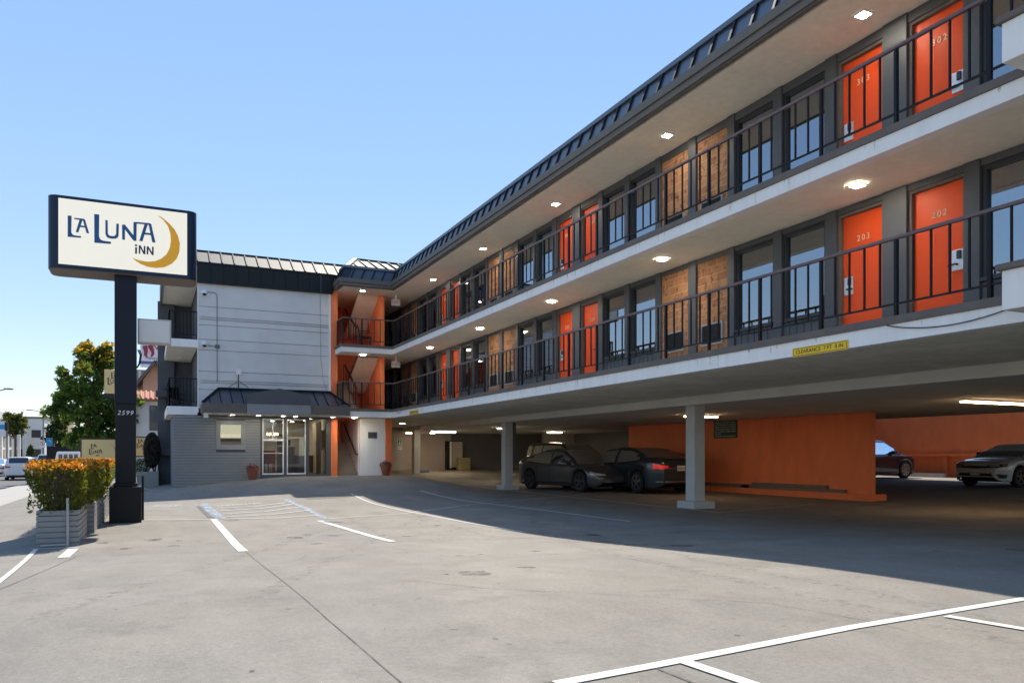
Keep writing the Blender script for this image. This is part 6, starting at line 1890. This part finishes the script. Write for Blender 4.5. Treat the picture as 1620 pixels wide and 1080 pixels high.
# neighbour houses
def prism_house(): pass
a, b2 = at(218, 632, 50), at(300, 632, 50)
Yb = a.y + 1.2
r_ = thing("tiled_house", "white stucco house with a clay tile roof between the sign pole and the motel", "house", (a.x + 3, Yb + 3, 0))
wx0_, wx1_ = onY(196, 700, Yb).x, onY(330, 700, Yb).x
zt_ = onY(230, 634, Yb).z
mb = MB(); mb.box(wx0_, wx1_, Yb, Yb + 7, -0.3, zt_); mb.build("wall", M['wallwhite'], r_)
mb = MB(); zr = zt_ + 0.75
mb.prism([(wx0_ - 0.3, Yb - 0.4, zt_ + 0.02), (wx0_ - 0.3, Yb - 0.4, zt_ + 0.12), (wx0_ - 0.3, Yb + 3, zr + 0.1), (wx0_ - 0.3, Yb + 7, zr + 0.1), (wx0_ - 0.3, Yb + 7, zt_ + 0.02)], (wx1_ - wx0_ + 0.6, 0, 0)); rf2 = mb.build("roof", M['rooftile'], r_)
mb = MB(); n = int((wx1_ - wx0_) / 0.3)
for i in range(n):
    x = wx0_ - 0.2 + i * 0.3
    mb.tube([(x, Yb - 0.43, zt_ + 0.13), (x, Yb + 2.9, zr + 0.10)], 0.085, 8)
mb.build("roof_tiles", M['rooftile'], rf2, smooth=True)
q0, q1 = onY(236.5, 641, Yb), onY(262, 681, Yb)
mb = MB(); mb.box(q0.x, q1.x, Yb - 0.05, Yb - 0.002, q1.z, q0.z); w_ = mb.build("window", M['coping'], r_)
mb = MB(); mb.box(q0.x + 0.08, q1.x - 0.08, Yb - 0.06, Yb - 0.051, q1.z + 0.5, q0.z - 0.08); mb.build("pane", mat("dark_pane", (0.10, 0.11, 0.12), 0.08, spec=0.9), w_)
# pink brick house with gable
Yb = 72.0
a = onY(224, 600, Yb)
x0, x1 = onY(200, 600, Yb).x, onY(300, 600, Yb).x
r_ = thing("brick_house", "pink brick gabled house with a shingle roof above the tiled house", "house", ((x0 + x1) / 2, Yb + 3, 0))
zt_ = onY(230, 585, Yb + 4).z
mb = MB(); mb.box(x0, x1, Yb + 4, Yb + 10, -0.4, zt_); mb.build("wall", M['brickpink'], r_)
g0, gpk, g1 = onY(226, 601, Yb), onY(246, 573, Yb), onY(266, 601, Yb)
mb = MB(); mb.prism([(g0.x, Yb, -0.4), (g1.x, Yb, -0.4), (g1.x, Yb, g1.z), (gpk.x, Yb, gpk.z - 0.1), (g0.x, Yb, g0.z)], (0, 3.99, 0)); mb.build("gable_wing", M['brickpink'], r_)
mb = MB()
for (e, s_) in ((g0, -1), (g1, 1)):
    mb.bar((gpk.x, Yb + 1.6, gpk.z + 0.05), (e.x + s_ * 0.5, Yb + 1.6, e.z - 0.35), 4.6, 0.22, up=(0, 0, 1))
mb.build("roof", M['shingle'], r_)
q0, q1 = onY(219, 585, Yb + 3.9), onY(223.5, 602, Yb + 3.9)
mb = MB(); mb.box(q0.x, q1.x, Yb + 3.9, Yb + 3.99, q1.z, q0.z - 0.15); mb.lathe([((q1.x - q0.x) / 2, 0), ((q1.x - q0.x) / 2, 0.08)], ((q0.x + q1.x) / 2, Yb + 3.905, q0.z - 0.151), 16, 'y')
mb.build("window", M['wallwhite'], r_)
# billboard
Yb = 84.0
a, b2 = onY(222, 543, Yb), onY(268, 582, Yb)
r_ = thing("billboard", "white and blue billboard with maroon lettering above the brick house", "billboard", ((a.x + b2.x) / 2, Yb, 0))
mb = MB(); mb.box(a.x, b2.x, Yb, Yb + 0.3, b2.z, a.z); mb.build("panel", M['bannerwhite'], r_)
zb = onY(230, 571, Yb).z
mb = MB(); mb.box(a.x, b2.x, Yb - 0.03, Yb - 0.002, b2.z + 0.3, zb); mb.build("blue_band", M['bannerblue'], r_)
L1 = onY(244, 549, Yb); L2 = onY(247.5, 556, Yb); L3 = onY(241, 566.5, Yb)
text_mesh("lettering", "Nin", 0.75, M['maroon'], (L1.x + 0.3, Yb - 0.02, L1.z), (1, 0, 0), (0, 0, 1), r_, 0.01, shear=0.3)
text_mesh("lettering", "Bo", 0.75, M['maroon'], (L2.x + 0.5, Yb - 0.02, L2.z), (1, 0, 0), (0, 0, 1), r_, 0.01, shear=0.3)
text_mesh("lettering", "Mountain", 0.38, M['signnavy'], (L3.x + 0.1, Yb - 0.02, L3.z), (1, 0, 0), (0, 0, 1), r_, 0.01)
mb = MB()
for (pxs) in (((229, 547), (231, 556), (230, 562), (233, 563)), ((237, 546), (241, 554), (242, 560), (239, 564))):
    P = [onY(*q, Yb - 0.05) for q in pxs]; mb.tube(P, [0.22, 0.17, 0.12, 0.07], 8)
mb.build("boots_emblem", M['maroon'], r_)
mb = MB(); xm = (a.x + b2.x) / 2; mb.tube([(xm, Yb + 0.2, -0.4), (xm, Yb + 0.2, b2.z)], 0.2, 8); mb.build("post", M['galv'], r_)
# dark shrub, its wall
g_ = onY(240, 750, 35.0); gz = gh(g_.x, 35.0)
a_, b_ = onY(216, 746, 34.4), onY(252.5, 768, 34.4)
mb = MB(); mb.box(a_.x, b_.x - 0.03, 34.4, 35.4, gh(0, 34) - 0.35, a_.z); o = mb.build("planter_wall", M['slat'], bevel=0.02)
tag(o, "low smooth grey planter wall left of the lobby block", "planter")
r_ = thing("topiary_shrub", "dark rounded clipped shrub beside the far grey pier", "shrub", (g_.x, 34.9, a_.z))
rnd = random.Random(5); mb = MB()
cz_ = onY(240, 712, 34.9).z; cx_ = onY(240.5, 712, 34.9).x; rw = 12.5 * 31 / F_PX; rh = 29 * 31 / F_PX
for i in range(8000):
    v = Vector((rnd.gauss(0, 1), rnd.gauss(0, 1), rnd.gauss(0, 1))).normalized() * (1 - abs(rnd.gauss(0, 0.12)))
    leaf_quads(mb, rnd, Vector((cx_ + v.x * rw, 34.9 + v.y * rw, cz_ + v.z * rh)), rnd.uniform(0.03, 0.055))
mb.build("crown", M['topiary'], r_, fixn=False)
mb = MB(); mb.tube([(cx_ + 0.1, 34.9, a_.z - 0.1), (cx_, 34.9, a_.z + 0.3), (cx_ + 0.02, 34.9, cz_ - rh * 0.5)], 0.04, 7); mb.tube([(cx_ + 0.1, 34.9, a_.z - 0.1), (cx_ + 0.16, 34.9, a_.z + 0.3), (cx_ + 0.06, 34.9, cz_ - rh * 0.5)], 0.03, 7); mb.build("trunk", M['bark'], r_)
r_ = thing("low_shrub", "low dark green bush below the small yellow inn board", "shrub", (g_.x - 0.4, 34.9, a_.z))
mb = MB()
for i in range(1500):
    v = Vector((rnd.gauss(0, 1), rnd.gauss(0, 1), rnd.gauss(0, 1))).normalized() * (1 - abs(rnd.gauss(0, 0.2)))
    leaf_quads(mb, rnd, Vector((onY(224, 740, 35).x + v.x * 0.32, 34.95 + v.y * 0.3, a_.z + 0.18 + v.z * 0.35)), rnd.uniform(0.02, 0.045))
mb.build("foliage", M['leaf_dark'], r_, fixn=False)

# white columned building across the street
XBd = -23.5
def bY(px): 
    r = ray(px, 700); return XBd * r.y / r.x
y0b, y1b = 62.0, bY(61)
r_ = thing("columned_building", "long white two storey building with tall columns across the street", "building", (XBd - 6, 120, gh(KERB_X, 100)))
zg_ = gh(KERB_X, 100); zt_ = 8.9
mb = MB(); mb.box(XBd - 14, XBd - 0.9, y0b, y1b - 0.5, zg_ - 0.2, zt_ - 1.3); mb.build("wall", M['wallwhite'], r_)
mb = MB(); mb.box(XBd - 14.5, XBd + 0.3, y0b - 0.5, y1b + 0.3, zt_ - 1.28, zt_); mb.build("roof_band", M['siding'], r_)
n = 22
for i in range(n):
    y = y0b + 1 + (y1b - y0b - 2) * i / (n - 1)
    mb = MB(); mb.box(XBd - 0.4, XBd + 0.1, y - 0.35, y + 0.35, zg_, zt_ - 1.29); mb.build("column", M['white'], r_)
for i in range(n - 1):
    y = y0b + 1 + (y1b - y0b - 2) * (i + 0.5) / (n - 1); d_ = (y1b - y0b) / (n - 1) / 2 - 0.9
    for (a, b) in ((zg_ + 0.5, zg_ + 2.7), (zg_ + 3.3, zt_ - 2.0)):
        mb = MB(); mb.box(XBd - 0.89, XBd - 0.8, y - d_, y + d_, a, b); mb.build("window", M['tan'] if i % 3 == 0 else M['carglass'], r_)
for (x, y, w, d, h, mm, lab) in ((-26, 205, 12, 30, 9, 'wallwhite', "far white block at the end of the left side of the street"), (-10, 300, 24, 20, 8, 'concrete_pale', "farthest pale building closing the end of the street"), (2.5, 150, 9, 20, 7.0, 'wallwhite', "pale building up the street behind the flowering tree"), (-25, 250, 10, 20, 11, 'tan', "far tan building on the left side of the street")):
    r_ = thing("street_building", lab, "building", (x, y, -0.4))
    mb = MB(); mb.box(x - w / 2, x + w / 2, y - d / 2, y + d / 2, -0.5, h); mb.build("wall", M[mm], r_)
    mb = MB(); mb.box(x - w / 2 - 0.3, x + w / 2 + 0.3, y - d / 2 - 0.3, y + d / 2 + 0.3, h + 0.002, h + 0.4); mb.build("roof", M['trim'], r_)
    for i in range(4):
        for kz in range(2):
            xx = x - w / 2 + w * (i + 0.5) / 4; mb = MB(); mb.box(xx - w * 0.07, xx + w * 0.07, y - d / 2 - 0.06, y - d / 2 - 0.002, 1 + kz * (h - 1) / 2, 1 + kz * (h - 1) / 2 + 1.6); mb.build("window", M['frame_dk'], r_)

# low building on the far side of the side street, behind the camera (seen in the lobby's mirror glass)
r_ = thing("corner_shop", "low dark shop with a white roof edge across the side street", "building", (6, -36, 0))
mb = MB(); mb.box(-8, 16, -44, -32, -0.5, 3.3); mb.build("wall", M['dkwall'], r_)
mb = MB(); mb.box(-8.3, 16.3, -44.3, -31.7, 3.302, 3.75); mb.build("roof_edge", M['white'], r_)
